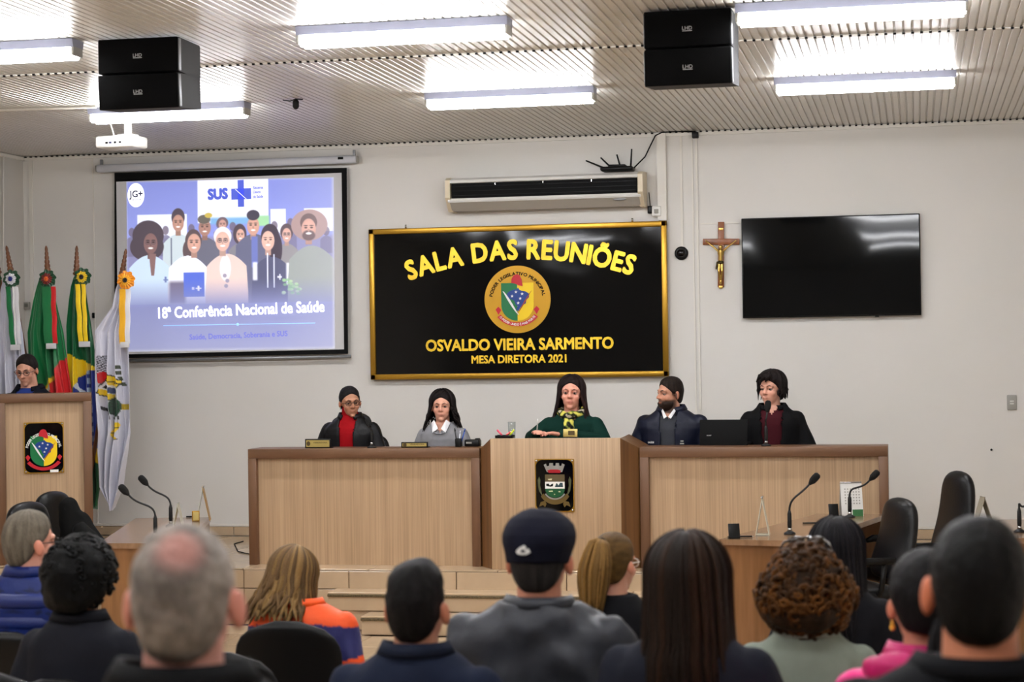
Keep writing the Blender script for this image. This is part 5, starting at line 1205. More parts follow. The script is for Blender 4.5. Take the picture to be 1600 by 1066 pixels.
        if vn:
            f = [q for q in f if not ((lambda c: c[1] + lean * max(0, c[2] - .58) < .0 and c[2] > vn + abs(c[0]) * .9)(V[list(q)].mean(0)))]
            g2 = MB(); g2.add([tuple(p) for p in V], f); V, f = modeval(g2, [('SOLIDIFY', dict(thickness=.008, offset=-1.0))])
        C = np.array([colf(p) for p in V]); return meshobj(name, V, f, mt, t, C)
    cf = tp['colf'] or (lambda p, c=rgb(*tp['col']): c)
    nm = tp.get('name', 'jacket'); mt = tp['mat'] or M_cloth
    if tp['inner']: garment(tp.get('inner_name', 'sweater'), .006, lambda p, c=rgb(*tp['inner']): c, M_cloth, 1.115 if tp.get('turtle') else 1.085, .001, False, None, .06, vn=tp.get('ivn'))
    garment(nm, o_, cf, mt, 1.095, tp['wr'], tp['sleeves'], tp['open'], vn=tp.get('vn'))
    if tp.get('turtle'):
        g = MB(); g.cap(B((0, .012, 1.08)), B((0, .0, 1.15)), .068, .062); meshobj('turtleneck', *remesh(g, .006, 1, .6), M_cloth, t, None); o = t.children[-1]; a = o.data.color_attributes.new('Col', 'FLOAT_COLOR', 'POINT'); a.data.foreach_set('color', np.tile((*rgb(*tp['inner']), 1), len(o.data.vertices)).astype(np.float32))
    if tp['collar']:
        ck, cc = tp['collar'][0], rgb(*tp['collar'][1]); g = MB(); hgt, rad = (tp['collar'] + (None, None))[2:4]; hgt = hgt or .045; rad = rad or .078
        n = 40; v = []; gap = {'stand': .0, 'open': .5, 'hood': .55, 'back': .9}[ck]; k0 = 0
        for j, (rr, zz) in enumerate(((rad * 1.12, 1.055), (rad * 1.02, 1.075 + hgt * .4), (rad * .93, 1.075 + hgt), (rad * 1.02, 1.078 + hgt), (rad * 1.2, 1.07 + hgt * .45))):
            for i in range(n + 1):
                a = gap + (2 * PI - 2 * gap) * i / n; dip = .022 * max(0, math.cos(a)); p = B((rr * math.sin(a), .012 - rr * .92 * math.cos(a), zz - dip)); v.append(tuple(p))
        f_ = [(j * (n + 1) + i, j * (n + 1) + i + 1, (j + 1) * (n + 1) + i + 1, (j + 1) * (n + 1) + i) for j in range(4) for i in range(n)]
        g.add(v, f_, 0, True); V, f = modeval(g, [('SOLIDIFY', dict(thickness=.008, offset=0))]); meshobj('collar', V, f, mt, t, np.tile(np.array(cc), (len(V), 1)))
        if ck == 'hood':
            g = MB()
            for i in range(15): a = .75 + (2 * PI - 1.5) * i / 14; r2 = rad * 1.55; k = .5 - .5 * math.cos(a - PI + PI); 
            P_ = []; R_ = []
            for i in range(19): a = .65 + (2 * PI - 1.3) * i / 18; bk = max(0, -math.cos(a)); P_.append(B((rad * 1.5 * math.sin(a), .02 - rad * 1.35 * math.cos(a), 1.06 + .02 * bk - .04 * max(0, math.cos(a))))); R_.append(.022 + .02 * bk)
            g.tube(P_, R_, 12); V, f = remesh(g, .008, 2, .6); V = V + np.array([np.array(noise.noise_vector(Vector(p) * 16)) * .008 for p in V]); meshobj('hood', V, f, mt, t, np.tile(np.array(cc), (len(V), 1)))
    g = MB()
    for s in (-1, 1):
        if standing: g.cap((s * .09, 0, .52), (s * .09, 0, .1), .09, .07)
        else: g.cap((s * .09, .0, .53), (s * .11, -.43 * LG, .50), .092, .068); g.cap((s * .11, -.43 * LG, .49), (s * .11, -.40 * LG, .13), .066, .056)
    if not standing: g.ell((0, .0, .52), (.165 * W, .12, .075))
    V, f = remesh(g, .012, 2, .5); meshobj('trousers', V, f, M_cloth, t, np.tile(hcol(pants), (len(V), 1)))
    for s in (-1, 1):
        g = MB(); y0 = 0 if standing else -.40 * LG; g.cap((s * .11, y0 + .02, .045), (s * .115, y0 - .15, .032), .042, .036); g.ell((s * .11, y0, .08), (.04, .05, .045)); V, f = remesh(g, .01, 1, .6); V[:, 2] = np.maximum(V[:, 2], .002); meshobj('shoe', V, f, M_leath, t)
    # ---- hair
    if hair:
        hc = hcol(hair['col']); HMn = np.array(HM)
        def tf(P): return P @ HMn[:3, :3].T + HMn[:3, 3]
        sp = dict(hair.get('shell', {})); P, F_, m = hair_shell(**sp)
        colf = hair.get('colf'); C = np.array([colf(p, hc) for p in P]) if colf else np.array([hc * (1 + .7 * noise.noise(Vector((math.atan2(p[0], p[1] - .015) * 9, p[2] * 9, 1.0)))) for p in P])
        meshobj('hair', tf(P), F_, M_hair, t, C)
        rng = random.Random(hair.get('seed', 3)); lk = hair.get('locks')
        if lk:
            g = MB(); n, layers = lk.get('n', 34), lk.get('layers', 3); a0 = math.radians(lk.get('az', 58)); zl = lk['z']; tk = lk.get('t', .016)
            for ly in range(layers):
                for i in range(n):
                    az = a0 + (2 * PI - 2 * a0) * (i + .5 * (ly % 2) + rng.uniform(-.3, .3)) / n
                    sx, cy = math.sin(az), -math.cos(az); T_ = tk * (.5 + .5 * ly / max(1, layers - 1)) * rng.uniform(.85, 1.1); pts = []; rad = []
                    pk = lk.get('part', 0.0); side = 1 if sx > 0 else -1
                    st = rng.uniform(.1, .35) if ly else rng.uniform(.05, .2); K = 9
                    for k in range(K):
                        ph = st + (1.62 - st) * k / (K - 1); q = SKC + np.array((math.sin(ph) * sx, math.sin(ph) * cy, math.cos(ph))) * (SKR + T_); pts.append(q)
                    L_ = (q[2] - (zl + rng.uniform(-.03, .03) * lk.get('jag', 1))); K2 = lk.get('k2', 9); fl = lk.get('flare', .25); wv = lk.get('wave', .006); ph0 = rng.uniform(0, 6.3)
                    for k in range(1, K2 + 1):
                        s = k / K2; w1 = wv * math.sin(ph0 + s * lk.get('wf', 7)) * min(1, s * 2); w2 = wv * math.cos(ph0 * 1.3 + s * lk.get('wf', 7)) * min(1, s * 2)
                        out = fl * L_ * (s ** 1.4) * lk.get('tuck', 1); back = (.25 if cy > .3 else 0) * .04 * s
                        pts.append(q + np.array((sx * out + w1 * cy + (lk.get('inx', 0) * -sx * s), cy * out * .55 + w1 * -sx + w2 * .4 + back + lk.get('fwd', 0) * s, -L_ * s)))
                    r0 = lk.get('r', .009) * rng.uniform(.7, 1.25); tot = len(pts)
                    for k in range(tot): s = k / (tot - 1); rad.append((r0 * (.35 + 1.3 * math.sin(PI * min(1, s * 1.15 + .08)) if s < .8 else r0 / r0 * (1.05 - (s - .8) * 4.4)) * .9, r0 * .5 * (1 if s < .85 else (1 - s) * 5 + .25)) if s < .8 else (r0 * (1.15 - (s - .8) * 4.6), r0 * .5 * (1.0 - (s - .8) * 3.6)))
                    sh_ = rng.uniform(.65, 1.35); cc = hc * sh_
                    if lk.get('tip') is not None and rng.random() < lk.get('tipp', .5): cc = cc * .55 + hcol(lk['tip']) * .45
                    g.tube([HM @ Vector(p) for p in pts], rad, 6, col=tuple(cc))
            g.build('hair_locks', M_hair, t, colors=True)
        if hair.get('curls'):
            cu = hair['curls']; g = MB()
            for i in range(cu['n']):
                while True:
                    d = Vector((rng.gauss(0, 1), rng.gauss(0, 1), rng.gauss(0, 1))).normalized(); p = Vector(SKC) + Vector((d.x * SKR[0], d.y * SKR[1], d.z * SKR[2]))
                    if d.y * .9 + d.z * .6 > cu.get('lim', -.15) and d.z > cu.get('low', -.8): break
                off = cu['t'](Vector(p), d) if callable(cu['t']) else cu['t']; c = p + d * (off * rng.uniform(.8, 1.05)); a = d.orthogonal().normalized(); b2 = d.cross(a); R0 = cu['r'] * rng.uniform(.7, 1.3); pts = []; ph = rng.uniform(0, 6.3)
                for k in range(9): th = ph + k * .8; pts.append(HM @ (c + (a * math.cos(th) + b2 * math.sin(th)) * R0 - d * R0 * .16 * k * .5 + Vector((0, 0, -cu.get('drop', 0) * k / 8))))
                sh_ = rng.uniform(.5, 1.3); cc = hc * sh_
                if 'tip' in cu: k = rng.random() * (.35 + .65 * (1 if abs(d.x) > .55 or d.z < 0 else .25)); cc = cc * (1 - k) + hcol(cu['tip']) * k
                g.tube(pts, [cu['th'] * .6] + [cu['th']] * 7 + [cu['th'] * .5], 6, col=tuple(cc))
            g.build('hair_curls', M_hair, t, colors=True)
        if hair.get('tail'):
            tl = hair['tail']; g = MB(); c0 = Vector(tl['at'])
            for i in range(tl.get('n', 60)):
                a = rng.uniform(0, 6.3); rr = rng.random() ** .5; ox, oy = math.cos(a) * rr, math.sin(a) * rr; pts = [c0 + Vector((ox * .012, oy * .012, 0))]; L_ = tl['len'] * rng.uniform(.75, 1.05); w_ = tl['w']
                for k in range(1, 12):
                    s = k / 11; sp_ = math.sin(min(1, s * 2.2) * PI / 2) * (1 if s < .6 else 1 - (s - .6) * .7); pts.append(c0 + Vector((ox * w_ * sp_ + tl.get('dx', 0) * s, tl['out'] * math.sin(min(1, s * 2) * PI / 2) + oy * w_ * .6 * sp_, tl.get('up', .02) * math.sin(min(1, s * 3.2) * PI) - L_ * s ** 1.25 + .004 * math.sin(s * 9 + a))))
                sh_ = rng.uniform(.6, 1.4); g.tube([HM @ p for p in pts], [.006] + [.0075] * 8 + [.006, .004, .0015], 5, col=tuple(hc * sh_))
            g.build('ponytail', M_hair, t, colors=True)
            g = MB(); g.tube([HM @ (c0 + Vector((.02 * math.cos(a / 10 * 2 * PI), .004, .02 * math.sin(a / 10 * 2 * PI)))) for a in range(11)], .006, 6); g.build('hair_tie', M_blkm, t)
    if glasses:
        g = MB(); gc = mat('glasses %d' % glasses[0], rgb(*glasses), .3)
        for s in (-1, 1):
            pts = [HM @ Vector((s * .033 + .0215 * math.cos(a * PI / 10), -.094 + abs(math.cos(a * PI / 10)) * .002 + .004 * (1 if math.cos(a * PI / 10) * s > 0 else 0), .001 + .0165 * math.copysign(abs(math.sin(a * PI / 10)) ** .8, math.sin(a * PI / 10)))) for a in range(21)]
            g.tube(pts, .0021, 6, caps=False); g.tube([HM @ Vector(q) for q in ((s * .055, -.09, .006), (s * .077, -.06, .006), (s * .08, .0, .004), (s * .08, .02, -.01))], .002, 6)
        g.tube([HM @ Vector(q) for q in ((-.012, -.096, .005), (0, -.099, .007), (.012, -.096, .005))], .0022, 6); g.build('glasses', gc, t)
    P_ = Person(); P_.t = t; P_.HM = HM; P_.B = B; P_.garment = garment; P_.EL = EL; P_.sh = sh
    return P_
def place(px, s, ztop=None, zf=None):
    p = at_s(px, s); return p.x, p.y

# ---- panel, left to right
def seatz(px, py_top, Y, zf, base=1.322):
    q = U(px, py_top, Y); return q.x, (q.z - zf) / base
YP = 13.66
# 1: woman with glasses, black jacket, red turtleneck
x, k = seatz(548, 606, YP, ZS)
p1 = person('seated woman in black hooded jacket over a red turtleneck, dark framed glasses', (x - .01, YP + .03, ZS), 0, k * 1.0, (math.radians(30), .12, 0), (186, 134, 106), .06,
    dict(r=((-.25, -.02, .78), (-.16, -.27, .74)), l=((.25, -.02, .78), (.14, -.27, .74))), dict(col=(24, 22, 24), shell=dict(T=.008, Ttop=.014, nape=.08, na=.002), colf=lambda p, c: c * (1.0 if p[1] > -.03 else 1.5)),
    dict(col=(15, 15, 18), off=.02, open=[.05, .055, .06, .075], inner=(150, 8, 18), turtle=True, mat=M_nylon, wr=.006, collar=('hood', (15, 15, 18), .05, .085)), (26, 20, 20), width=1.16)
for s in (-1, 1): MB().ell((s * .079, 0, -.045), (.004, .004, .008), 8, 6, M=p1.HM).build('earring', M_chrome, p1.t)
# 2: woman in grey
x, k = seatz(690, 610, YP, ZS, 1.352)
p2 = person('seated woman in grey sweater with a white pointed collar and wavy black hair', (x, YP + .03, ZS), 0, k, (math.radians(6), .02, 0), (216, 160, 136), .04,
    dict(r=((-.24, -.02, .78), (-.13, -.27, .74)), l=((.24, -.02, .78), (.13, -.27, .74))), dict(col=(24, 18, 18), shell=dict(T=.010, Ttop=.009, hl=.007), locks=dict(n=30, layers=3, az=66, z=-.15, t=.019, flare=.30, wave=.020, r=.012, wf=10, jag=1.6), seed=5),
    dict(col=(132, 132, 136), off=.012, wr=.003, name='sweater', vn=1.02), None, width=1.06, neckl=.012, headscale=1.06, brow=(40, 28, 26), lips=(172, 84, 78))
for s in (-1, 1):
    g = MB(); v = [p2.B(q) for q in ((s * .012, -.098, 1.045), (s * .05, -.072, 1.115), (s * .078, -.045, 1.09), (s * .055, -.122, 1.015))]; v2 = [q + Vector((0, -.008, .001)) for q in v]
    g.add([tuple(q) for q in v + v2], [(0, 1, 2, 3), (7, 6, 5, 4), (0, 4, 5, 1), (1, 5, 6, 2), (2, 6, 7, 3), (3, 7, 4, 0)]); g.build('collar_point', mat('white cotton', rgb(236, 236, 238), .7), p2.t)
g = MB()
for i in range(9): g.ell(p2.B((-.04 + .01 * i, -.118 - .004 * math.sin(i), 1.005 + .00045 * (i - 4) ** 2)), (.006, .005, .007), 8, 6)
g.build('necklace', M_steel, p2.t)
# 3: woman at the central desk
x, k = seatz(893, 587, YP - .12, ZS, 1.352)
k3 = k
p3 = person('seated woman in dark green sweater with yellow and black scarf, speaking at the central desk', (x - .0, YP - .10, ZS), 0, k, (math.radians(3), -.03, .03), (222, 158, 136), .10,
    dict(r=((-.27, -.16, .90), (-.205, -.36, .945)), l=((.25, -.16, .88), (-.03, -.33, .935))), dict(col=(30, 20, 20), shell=dict(T=.010, Ttop=.008, hl=.007), locks=dict(n=34, layers=3, az=66, z=-.25, t=.017, flare=.20, wave=.013, r=.011, jag=1.3, tip=(60, 34, 28), tipp=.3), seed=8),
    dict(col=(8, 44, 36), off=.014, wr=.006, name='sweater', vn=1.0), None, width=1.16, neckl=.012, headscale=1.06, brow=(60, 40, 34), lips=(170, 70, 70))
g = MB(); Pn = []
for i in range(25): a = 2 * PI * i / 24; Pn.append(p3.B((.09 * math.sin(a), .008 - .092 * math.cos(a), 1.095 - .03 * max(0, math.cos(a)) + .006 * math.sin(5 * a))))
g.tube(Pn, [.026 + .005 * math.sin(i * 2.1) for i in range(25)], 10); g.tube([p3.B((.01, -.085, 1.04)), p3.B((.02, -.12, .98)), p3.B((.015, -.135, .88))], [(.022, .016), (.026, .016), (.016, .01)], 10); g.tube([p3.B((-.02, -.085, 1.045)), p3.B((-.015, -.125, .98)), p3.B((-.01, -.135, .92))], [(.026, .018), (.03, .016), (.018, .01)], 10)
V, f = remesh(g, .006, 1, .8); V = V + np.array([np.array(noise.noise_vector(Vector(p) * 30)) * .005 for p in V])
def scf(p):
    n_ = noise.noise(Vector(p) * 26 + Vector((3, 1, 2))); return hcol((206, 198, 90)) if n_ > .22 else (hcol((120, 130, 60)) if n_ > .08 else (hcol((22, 26, 22)) if n_ > -.22 else hcol((196, 186, 160)) if n_ < -.42 else hcol((60, 62, 40))))
meshobj('scarf', V, f, M_cloth, p3.t, np.array([scf(p) for p in V]))
c = p3.t.matrix_basis @ (p3.EL[-1][2] + (p3.EL[-1][2] - p3.EL[-1][1]).normalized() * .07)
pn = thing('pen', 'slim pen held upright in the hand of the woman at the central desk', 'pen', c + Vector((0, -.01, 0))); MB().tube([(0.0, 0, -.02), (.005, .01, .06)], .004, 8).build('barrel', M_grey, pn); MB().tube([(.005, .01, .06), (.006, .012, .09)], [.0045, .003], 8).build('pen_cap', M_white, pn)
# 4: bearded man
x, k = seatz(1053, 591, YP, ZS)
p4 = person('seated bearded man in navy jacket over dark grey sweater, turned to his right', (x - .02, YP + .03, ZS), math.radians(-8), k, (math.radians(-40), .05, 0), (196, 142, 116), .05,
    dict(r=((-.28, -.02, .78), (-.18, -.27, .74)), l=((.28, -.02, .78), (.15, -.27, .74))), dict(col=(34, 26, 22), shell=dict(T=.006, Ttop=.013, na=.002, hl=.006), seed=2),
    dict(col=(18, 22, 40), off=.024, open=[.05, .055, .06, .075], inner=(58, 60, 66), ivn=1.03, mat=M_nylon, wr=.008, collar=('open', (18, 22, 40), .05, .095)), None, (46, 34, 28), False, width=1.18)
g = MB()
for s in (-1, 1):
    v = [p4.B(q) for q in ((s * .006, -.108, 1.045), (s * .042, -.078, 1.10), (s * .054, -.07, 1.085), (s * .026, -.112, 1.03))]; v2 = [q + Vector((0, -.005, 0)) for q in v]; g.add([tuple(q) for q in v + v2], [(0, 1, 2, 3), (7, 6, 5, 4), (0, 4, 5, 1), (1, 5, 6, 2), (2, 6, 7, 3), (3, 7, 4, 0)])
g.build('shirt_collar', mat('white cotton', rgb(236, 236, 238), .7), p4.t)
g = MB(); o = p4.B((.115, -.155, .84))
for a, b_, w_ in ((0, .03, .022), (0, .012, .03), (0, -.006, .034), (0, -.026, .04)): g.box((o.x, o.y, o.z + b_), (w_, .006, .009))
g.build('chest_emblem', M_grey, p4.t)
g = MB(); o = p4.B((-.115, -.155, .86)); text(g, 'SAÚDE', o.x, o.z, .045, .012, o.y - .004); g.build('chest_lettering', M_white, p4.t)
# 5: woman with microphone
x, k = seatz(1206, 583, YP, ZS)
p5 = person('seated woman with short dark hair in black blazer over maroon top, speaking into a microphone', (x, YP + .02, ZS), 0, k, (math.radians(-24), .03, 0), (214, 160, 138), .05,
    dict(r=((-.25, -.02, .78), (-.14, -.27, .74)), l=((.25, -.02, .78), (.14, -.27, .74))), dict(col=(26, 20, 20), shell=dict(T=.022, Ttop=.026, Tside=.02, nape=.085, hl=.006, na=.004, nf=26), locks=dict(n=26, layers=2, az=64, z=-.055, t=.024, flare=.03, wave=.008, r=.011, k2=4), seed=11),
    dict(col=(14, 14, 16), off=.02, open=[.055, .065, .075, .085], inner=(62, 16, 24), ivn=1.035, inner_name='top', wr=.005, name='blazer', collar=('open', (14, 14, 16), .03, .09)), None, width=1.1)
g = MB()
for i in range(9): a = -.9 + .22 * i; g.tube([p5.HM @ Vector(q) for q in ((.02, -.06, .118), (.05 * math.sin(a), -.098, .095), (.062 * math.sin(a) - .01, -.108, .062 - .012 * math.cos(i * 2)))], [.013, .013, .004], 7, col=tuple(hcol((26, 20, 20)) * (0.7 + .08 * i)))
g.build('fringe', M_hair, p5.t, colors=True)
# 6: woman behind the lectern, standing
YL = 13.62
q = U(50, 558, YL); k = (q.z - ZS) / 1.325
p6 = person('woman with glasses and tied-back dark hair reading, head bowed, behind the lectern', (q.x, YL, ZS), 0, k * 1.0, (math.radians(4), .30, 0), (206, 152, 128), .10, 
    dict(r=((-.22, -.02, .80), (-.12, -.2, .86)), l=((.22, -.02, .80), (.12, -.2, .86))), dict(col=(30, 24, 24), shell=dict(T=.009, Ttop=.012, na=.001), tail=dict(at=(0, .11, -.03), len=.16, out=.01, w=.02, n=24, up=0)),
    dict(col=(18, 20, 30), off=.016, open=[.04, .05, .06, .07], inner=(40, 60, 130), inner_name='blouse', collar=('open', (18, 20, 30), .03, .085)), (90, 70, 66), width=1.0, standing=True, headscale=.86, neckl=.0)
p6.t.scale = (1.14,) * 3; p6.t.location.z = ZS + .045
for s, (a, b_) in (): pass

# ---- audience, each seen from behind (facing the stage)
def seat(px, s, py_top, label, face_off=0.0, chair=None, base=1.318, dxy=(0, 0), **kw):
    x, y = place(px, s); zf = tierz(y); top = UZ  # height of the head top from its pixel
    q = U(px, py_top, y + .02); k = (q.z - zf) / base; hk = kw.pop('hk', 1.0)
    P_ = person(label, (x, y, zf), PI + face_off, k, group='audience', **kw)
    ch = aud_chair(chair or 'black audience chair under the ' + ' '.join(label.split(',')[0].replace('seated ', '').split()[:11]), (x, y + .06, zf), PI)
    return P_
SKL = (205, 156, 132)
# row C (farthest)
v1 = seat(42, 410, 806, 'seated grey haired man in blue quilted vest, at the far left', head=(math.radians(-38), .02, 0), skin=(210, 150, 128), female=False, width=1.1, chair='black audience chair behind the blue quilted vest',
    hair=dict(col=(104, 96, 84), shell=dict(T=.012, Ttop=.02, Tside=.006, nape=.1, na=.003, nf=40), seed=2), glasses=(40, 36, 34),
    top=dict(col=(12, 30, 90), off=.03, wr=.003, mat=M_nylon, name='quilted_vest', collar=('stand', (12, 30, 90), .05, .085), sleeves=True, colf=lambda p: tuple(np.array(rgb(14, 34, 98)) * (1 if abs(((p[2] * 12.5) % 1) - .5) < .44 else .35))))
p = v1.t
for z_ in (1.0, .92, .84, .76, .68):      # puffed rows of the quilting
    g = MB(); g.rings([(z_ - .034, .15 * 1.1 + .03, .125, 0), (z_ - .02, .157 * 1.1 + .036, .142, 0), (z_, .16 * 1.1 + .04, .147, 0), (z_ + .02, .157 * 1.1 + .036, .142, 0), (z_ + .034, .15 * 1.1 + .03, .125, 0)], 28); o = g.build('quilted_band', mat('blue nylon', rgb(14, 34, 98), .45), p)
seat(122, 480, 860, 'seated person with a dark round afro in charcoal jacket, second from left', head=(math.radians(0), .02, 0), skin=(150, 104, 80), width=1.05,
    hair=dict(col=(8, 8, 9), shell=dict(T=.055, Ttop=.05, Tside=.05, nape=.085, na=.012, nf=24, sharp=.03), curls=dict(n=420, t=.052, r=.010, th=.006, lim=-.3, low=-.75), seed=4),
    top=dict(col=(26, 27, 34), off=.02, wr=.006, collar=('back', (22, 23, 30), .045, .085)))
v3 = seat(468, 400, 866, 'seated woman with shoulder length dark blonde hair in orange and blue jacket', head=(math.radians(-12), .22, math.radians(-10)), headoff=(.085, 0, 0), lean=.05, width=1.32, chair='black audience chair with rounded back behind the woman in orange and blue',
    hair=dict(col=(104, 80, 52), shell=dict(T=.026, Ttop=.02, nape=.1, na=.003), locks=dict(n=40, layers=4, az=40, z=-.20, t=.034, flare=.30, wave=.018, r=.012, jag=1.8, tip=(158, 124, 72), tipp=.45, wf=6), seed=21),
    top=dict(off=.024, wr=.006, mat=M_nylon, colf=lambda p: rgb(232, 84, 30) if (p[2] > 1.02 - .12 * abs(p[0]) or (.72 < p[2] - .2 * abs(p[0]) < .80) or (p[2] < .62)) else rgb(44, 46, 96), collar=('back', (235, 84, 24), .04, .085)))
seat(953, 430, 838, 'seated woman with blonde ponytail and glasses in black, beyond the man in the cap', head=(math.radians(-24), .06, 0), skin=(206, 150, 126), glasses=(230, 225, 215), width=.98,
    hair=dict(col=(118, 88, 46), shell=dict(T=.010, Ttop=.014, nape=.08, na=.001), tail=dict(at=(0, .09, .08), len=.27, out=.035, w=.07, n=190, up=.03, dx=.025), colf=lambda p, c: c * .5 * (1 + .6 * noise.noise(Vector((p[0] * 60, p[2] * 60, p[1] * 10)))), seed=6), top=dict(col=(16, 16, 20), off=.014, wr=.004))
seat(1302, 450, 818, 'seated woman with long straight black hair in black, before the right table', head=(math.radians(4), .02, 0), face_off=math.radians(0), width=1.05,
    hair=dict(col=(22, 20, 24), shell=dict(T=.016, Ttop=.016, nape=.1), locks=dict(n=44, layers=3, az=40, z=-.36, t=.020, flare=.06, wave=.003, r=.010, jag=.8), seed=9), top=dict(col=(22, 22, 27), off=.018, wr=.005))
v4 = seat(1254, 520, 872, 'seated woman with curly auburn hair and sunglasses on her head, pale green top', head=(0, .02, 0), width=1.12,
    hair=dict(col=(40, 25, 13), shell=dict(T=.045, Ttop=.03, Tside=.055, nape=.11, na=.014, nf=22, sharp=.03, vol=lambda P, D: .035 * sstep(.3, -.5, D[:, 2])), curls=dict(n=520, t=lambda p, d: .046 + .035 * float(sstep(.5, -.3, d.z)) + .008 * abs(d.x), r=.015, th=.0075, lim=-.35, low=-.95, drop=.02, tip=(100, 60, 20)), seed=13),
    top=dict(col=(126, 134, 122), off=.016, wr=.004, name='blouse', collar=('back', (150, 156, 146), .03, .085)))
g = MB()
for s in (-1, 1): g.ell((s * .033, -.05, .158), (.028, .018, .016), 14, 8, M=v4.HM)
g.tube([v4.HM @ Vector(q) for q in ((-.085, .04, .125), (-.07, -.02, .155), (-.035, -.055, .165), (0, -.055, .168), (.035, -.055, .165), (.07, -.02, .155), (.085, .04, .125))], .004, 6); g.build('sunglasses', mat('sunglass lens', rgb(46, 32, 22), .1), v4.t)
# row B
seat(645, 610, 889, 'seated man with short black hair in dark blue denim jacket, centre', head=(math.radians(-4), .02, 0), skin=(176, 122, 96), female=False, width=1.1,
    hair=dict(col=(17, 15, 16), shell=dict(T=.012, Ttop=.022, Tside=.006, nape=.11, na=.003, nf=30, vol=lambda P, D: .010 * np.exp(-((P[:, 0] + .02) / .02) ** 2) * sstep(.5, 1, D[:, 2])), seed=3),
    top=dict(col=(24, 31, 50), off=.022, wr=.008, collar=('back', (20, 26, 42), .045, .09)))
v5 = seat(838, 570, 812, 'seated man in navy flat cap and dark grey shirt, centre right', head=(math.radians(-3), .0, 0), skin=(186, 124, 98), female=False, width=1.16,
    hair=dict(col=(44, 42, 42), shell=dict(T=.008, nape=.11, na=.002), seed=3), glasses=(150, 150, 150), top=dict(col=(48, 50, 56), off=.024, wr=.02, name='shirt', collar=('stand', (44, 46, 52), .035, .088), mat=M_nylon))
g = MB(); g.rings([(-.012, .087, .106, .016), (.015, .091, .112, .018), (.04, .099, .122, .014), (.065, .101, .124, .01), (.09, .094, .114, .006), (.112, .078, .095, .004), (.130, .052, .065, .0), (.138, .02, .03, .0)], 36, M=v5.HM @ Matrix.Rotation(.08, 4, 'X'), p=2.1)
V, f = remesh(g, .006, 3, .7); V = V + np.array([np.array(noise.noise_vector(Vector(p) * 22)) * .003 for p in V]); meshobj('cap', V, f, M_cloth, v5.t, np.tile(hcol((17, 18, 32)), (len(V), 1)))
g = MB(); g.ell((0, -.11, .03), (.07, .06, .012), 20, 8, M=v5.HM, col=rgb(17, 18, 32)); g.build('cap_peak', M_cloth, v5.t, colors=True)
g = MB(); MM = v5.HM @ Matrix.Translation((.012, .1375, .035)) @ Matrix.Rotation(PI, 4, 'Z')
g.prism([(-.016, -.008), (-.019, -.001), (-.010, .009), (.002, .015), (.008, .010), (.004, .004), (.014, .006), (.020, -.004), (.010, -.010), (-.004, -.011)], -.004, .004, M=MM); g.build('cap_emblem', M_white, v5.t)
g = MB(); g.prism([(-.006, -.004), (-.003, .004), (.004, .003), (.008, -.004)], -.006, -.003, M=MM); g.build('cap_emblem_wave', mat('navy', rgb(17, 18, 32), .8), v5.t)
seat(1069, 620, 850, 'seated woman with long straight dark brown hair in charcoal coat, right of the cap', head=(math.radians(0), .03, 0), width=1.14,
    hair=dict(col=(30, 21, 16), shell=dict(T=.024, Ttop=.02, nape=.11), locks=dict(n=52, layers=4, az=38, z=-.27, t=.030, flare=.10, wave=.003, r=.011, jag=.5, tip=(52, 31, 17), tipp=.3), seed=15),
    top=dict(col=(26, 28, 38), off=.022, wr=.006, collar=('back', (20, 22, 30), .045, .09)))
v6 = seat(1442, 690, 868, 'seated woman with black hair, gold earring and bright pink jacket', head=(math.radians(12), .1, 0), skin=(196, 130, 104), width=1.05,
    hair=dict(col=(17, 15, 17), shell=dict(T=.014, Ttop=.014, nape=.07, na=.002), tail=dict(at=(-.01, .105, -.03), len=.3, out=.03, w=.035, n=70, up=.0), seed=16),
    top=dict(col=(214, 24, 118), off=.024, wr=.007, mat=M_nylon, collar=('hood', (176, 22, 92), .045, .085)))
g = MB(); g.tube([v6.HM @ Vector((.080 + .002 * math.sin(a), .010 + .008 * math.cos(a * 2 * PI / 12), -.052 + .010 * math.sin(a * 2 * PI / 12))) for a in range(13)], .0035, 6); g.build('earring', mat('gold earring', rgb(220, 160, 60), .25, .9), v6.t)
g = MB(); g.tube([v6.B((.05, .085, 1.04)), v6.B((.085, .07, 1.055)), v6.B((.115, .03, 1.04))], [.012, .02, .012], 8, col=rgb(16, 60, 52)); g.build('hood_lining', M_cloth, v6.t, colors=True)
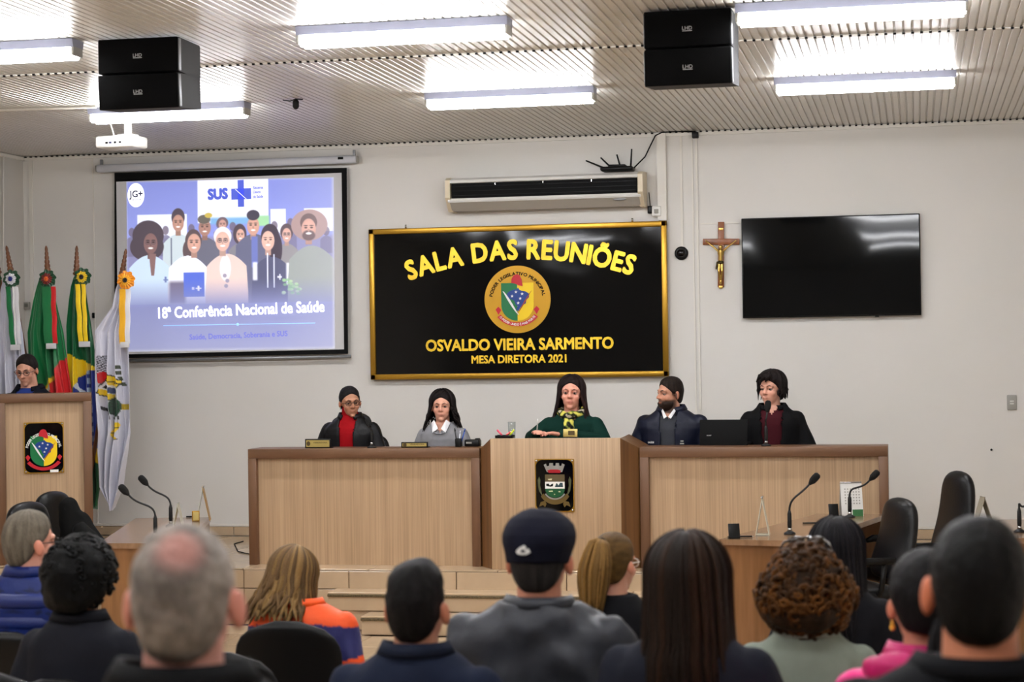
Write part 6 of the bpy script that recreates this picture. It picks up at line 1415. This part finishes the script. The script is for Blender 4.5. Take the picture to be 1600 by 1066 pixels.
# row A (nearest)
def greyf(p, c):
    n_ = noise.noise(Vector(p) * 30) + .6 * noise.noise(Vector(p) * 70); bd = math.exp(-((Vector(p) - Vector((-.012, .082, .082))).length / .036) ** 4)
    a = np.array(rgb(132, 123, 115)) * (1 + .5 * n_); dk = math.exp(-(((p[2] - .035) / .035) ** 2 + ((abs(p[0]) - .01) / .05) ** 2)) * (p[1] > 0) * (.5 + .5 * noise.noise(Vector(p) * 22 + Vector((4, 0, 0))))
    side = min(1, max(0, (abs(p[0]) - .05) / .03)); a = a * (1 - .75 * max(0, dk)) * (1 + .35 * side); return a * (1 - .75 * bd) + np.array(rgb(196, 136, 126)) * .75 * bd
bald = lambda p: float(np.exp(-(((p[0] - .008) / .030) ** 4 + ((p[1] - .045) / .042) ** 4)) if p[2] > .05 else 0)
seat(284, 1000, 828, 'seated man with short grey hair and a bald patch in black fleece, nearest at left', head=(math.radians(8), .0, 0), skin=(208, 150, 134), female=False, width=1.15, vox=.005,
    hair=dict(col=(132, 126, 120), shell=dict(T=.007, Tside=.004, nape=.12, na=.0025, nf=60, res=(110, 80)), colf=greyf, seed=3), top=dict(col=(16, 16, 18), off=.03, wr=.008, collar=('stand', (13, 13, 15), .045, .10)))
seat(1524, 950, 816, 'seated man with cropped black hair in black sweatshirt, nearest at right', head=(math.radians(-2), .0, 0), skin=(206, 132, 98), female=False, width=1.15, vox=.005,
    hair=dict(col=(16, 15, 15), shell=dict(T=.008, Tside=.005, nape=.12, na=.0015, nf=60, res=(110, 80)), seed=3), top=dict(col=(14, 15, 19), off=.03, wr=.006, collar=('stand', (14, 15, 19), .03, .10)))
q = at_s(1600, 900)
# extra empty chairs seen at the lower left
for lab, px, s, dz in (('empty black audience chair at the lower left corner, its curved top rim in view', 30, 522, 0), ('empty black audience chair right of the grey haired man with the bald patch', 376, 440, 0)):
    x, y = place(px, s); aud_chair(lab, (x, y, tierz(y)), PI)
# chairs of the panel
for o, lab in ((p1, 'black office chair behind the woman in red'), (p2, 'black office chair behind the woman in grey, one edge showing'), (p3, 'black office chair behind the woman in green'), (p4, 'black office chair behind the bearded man'), (p5, 'black office chair behind the woman with short dark hair')):
    ch = office_chair(lab, (o.t.location.x - (.03 if o is p2 else 0), o.t.location.y + .04, ZS), .12 if o is p2 else 0, .9, 'chairs of the panel')
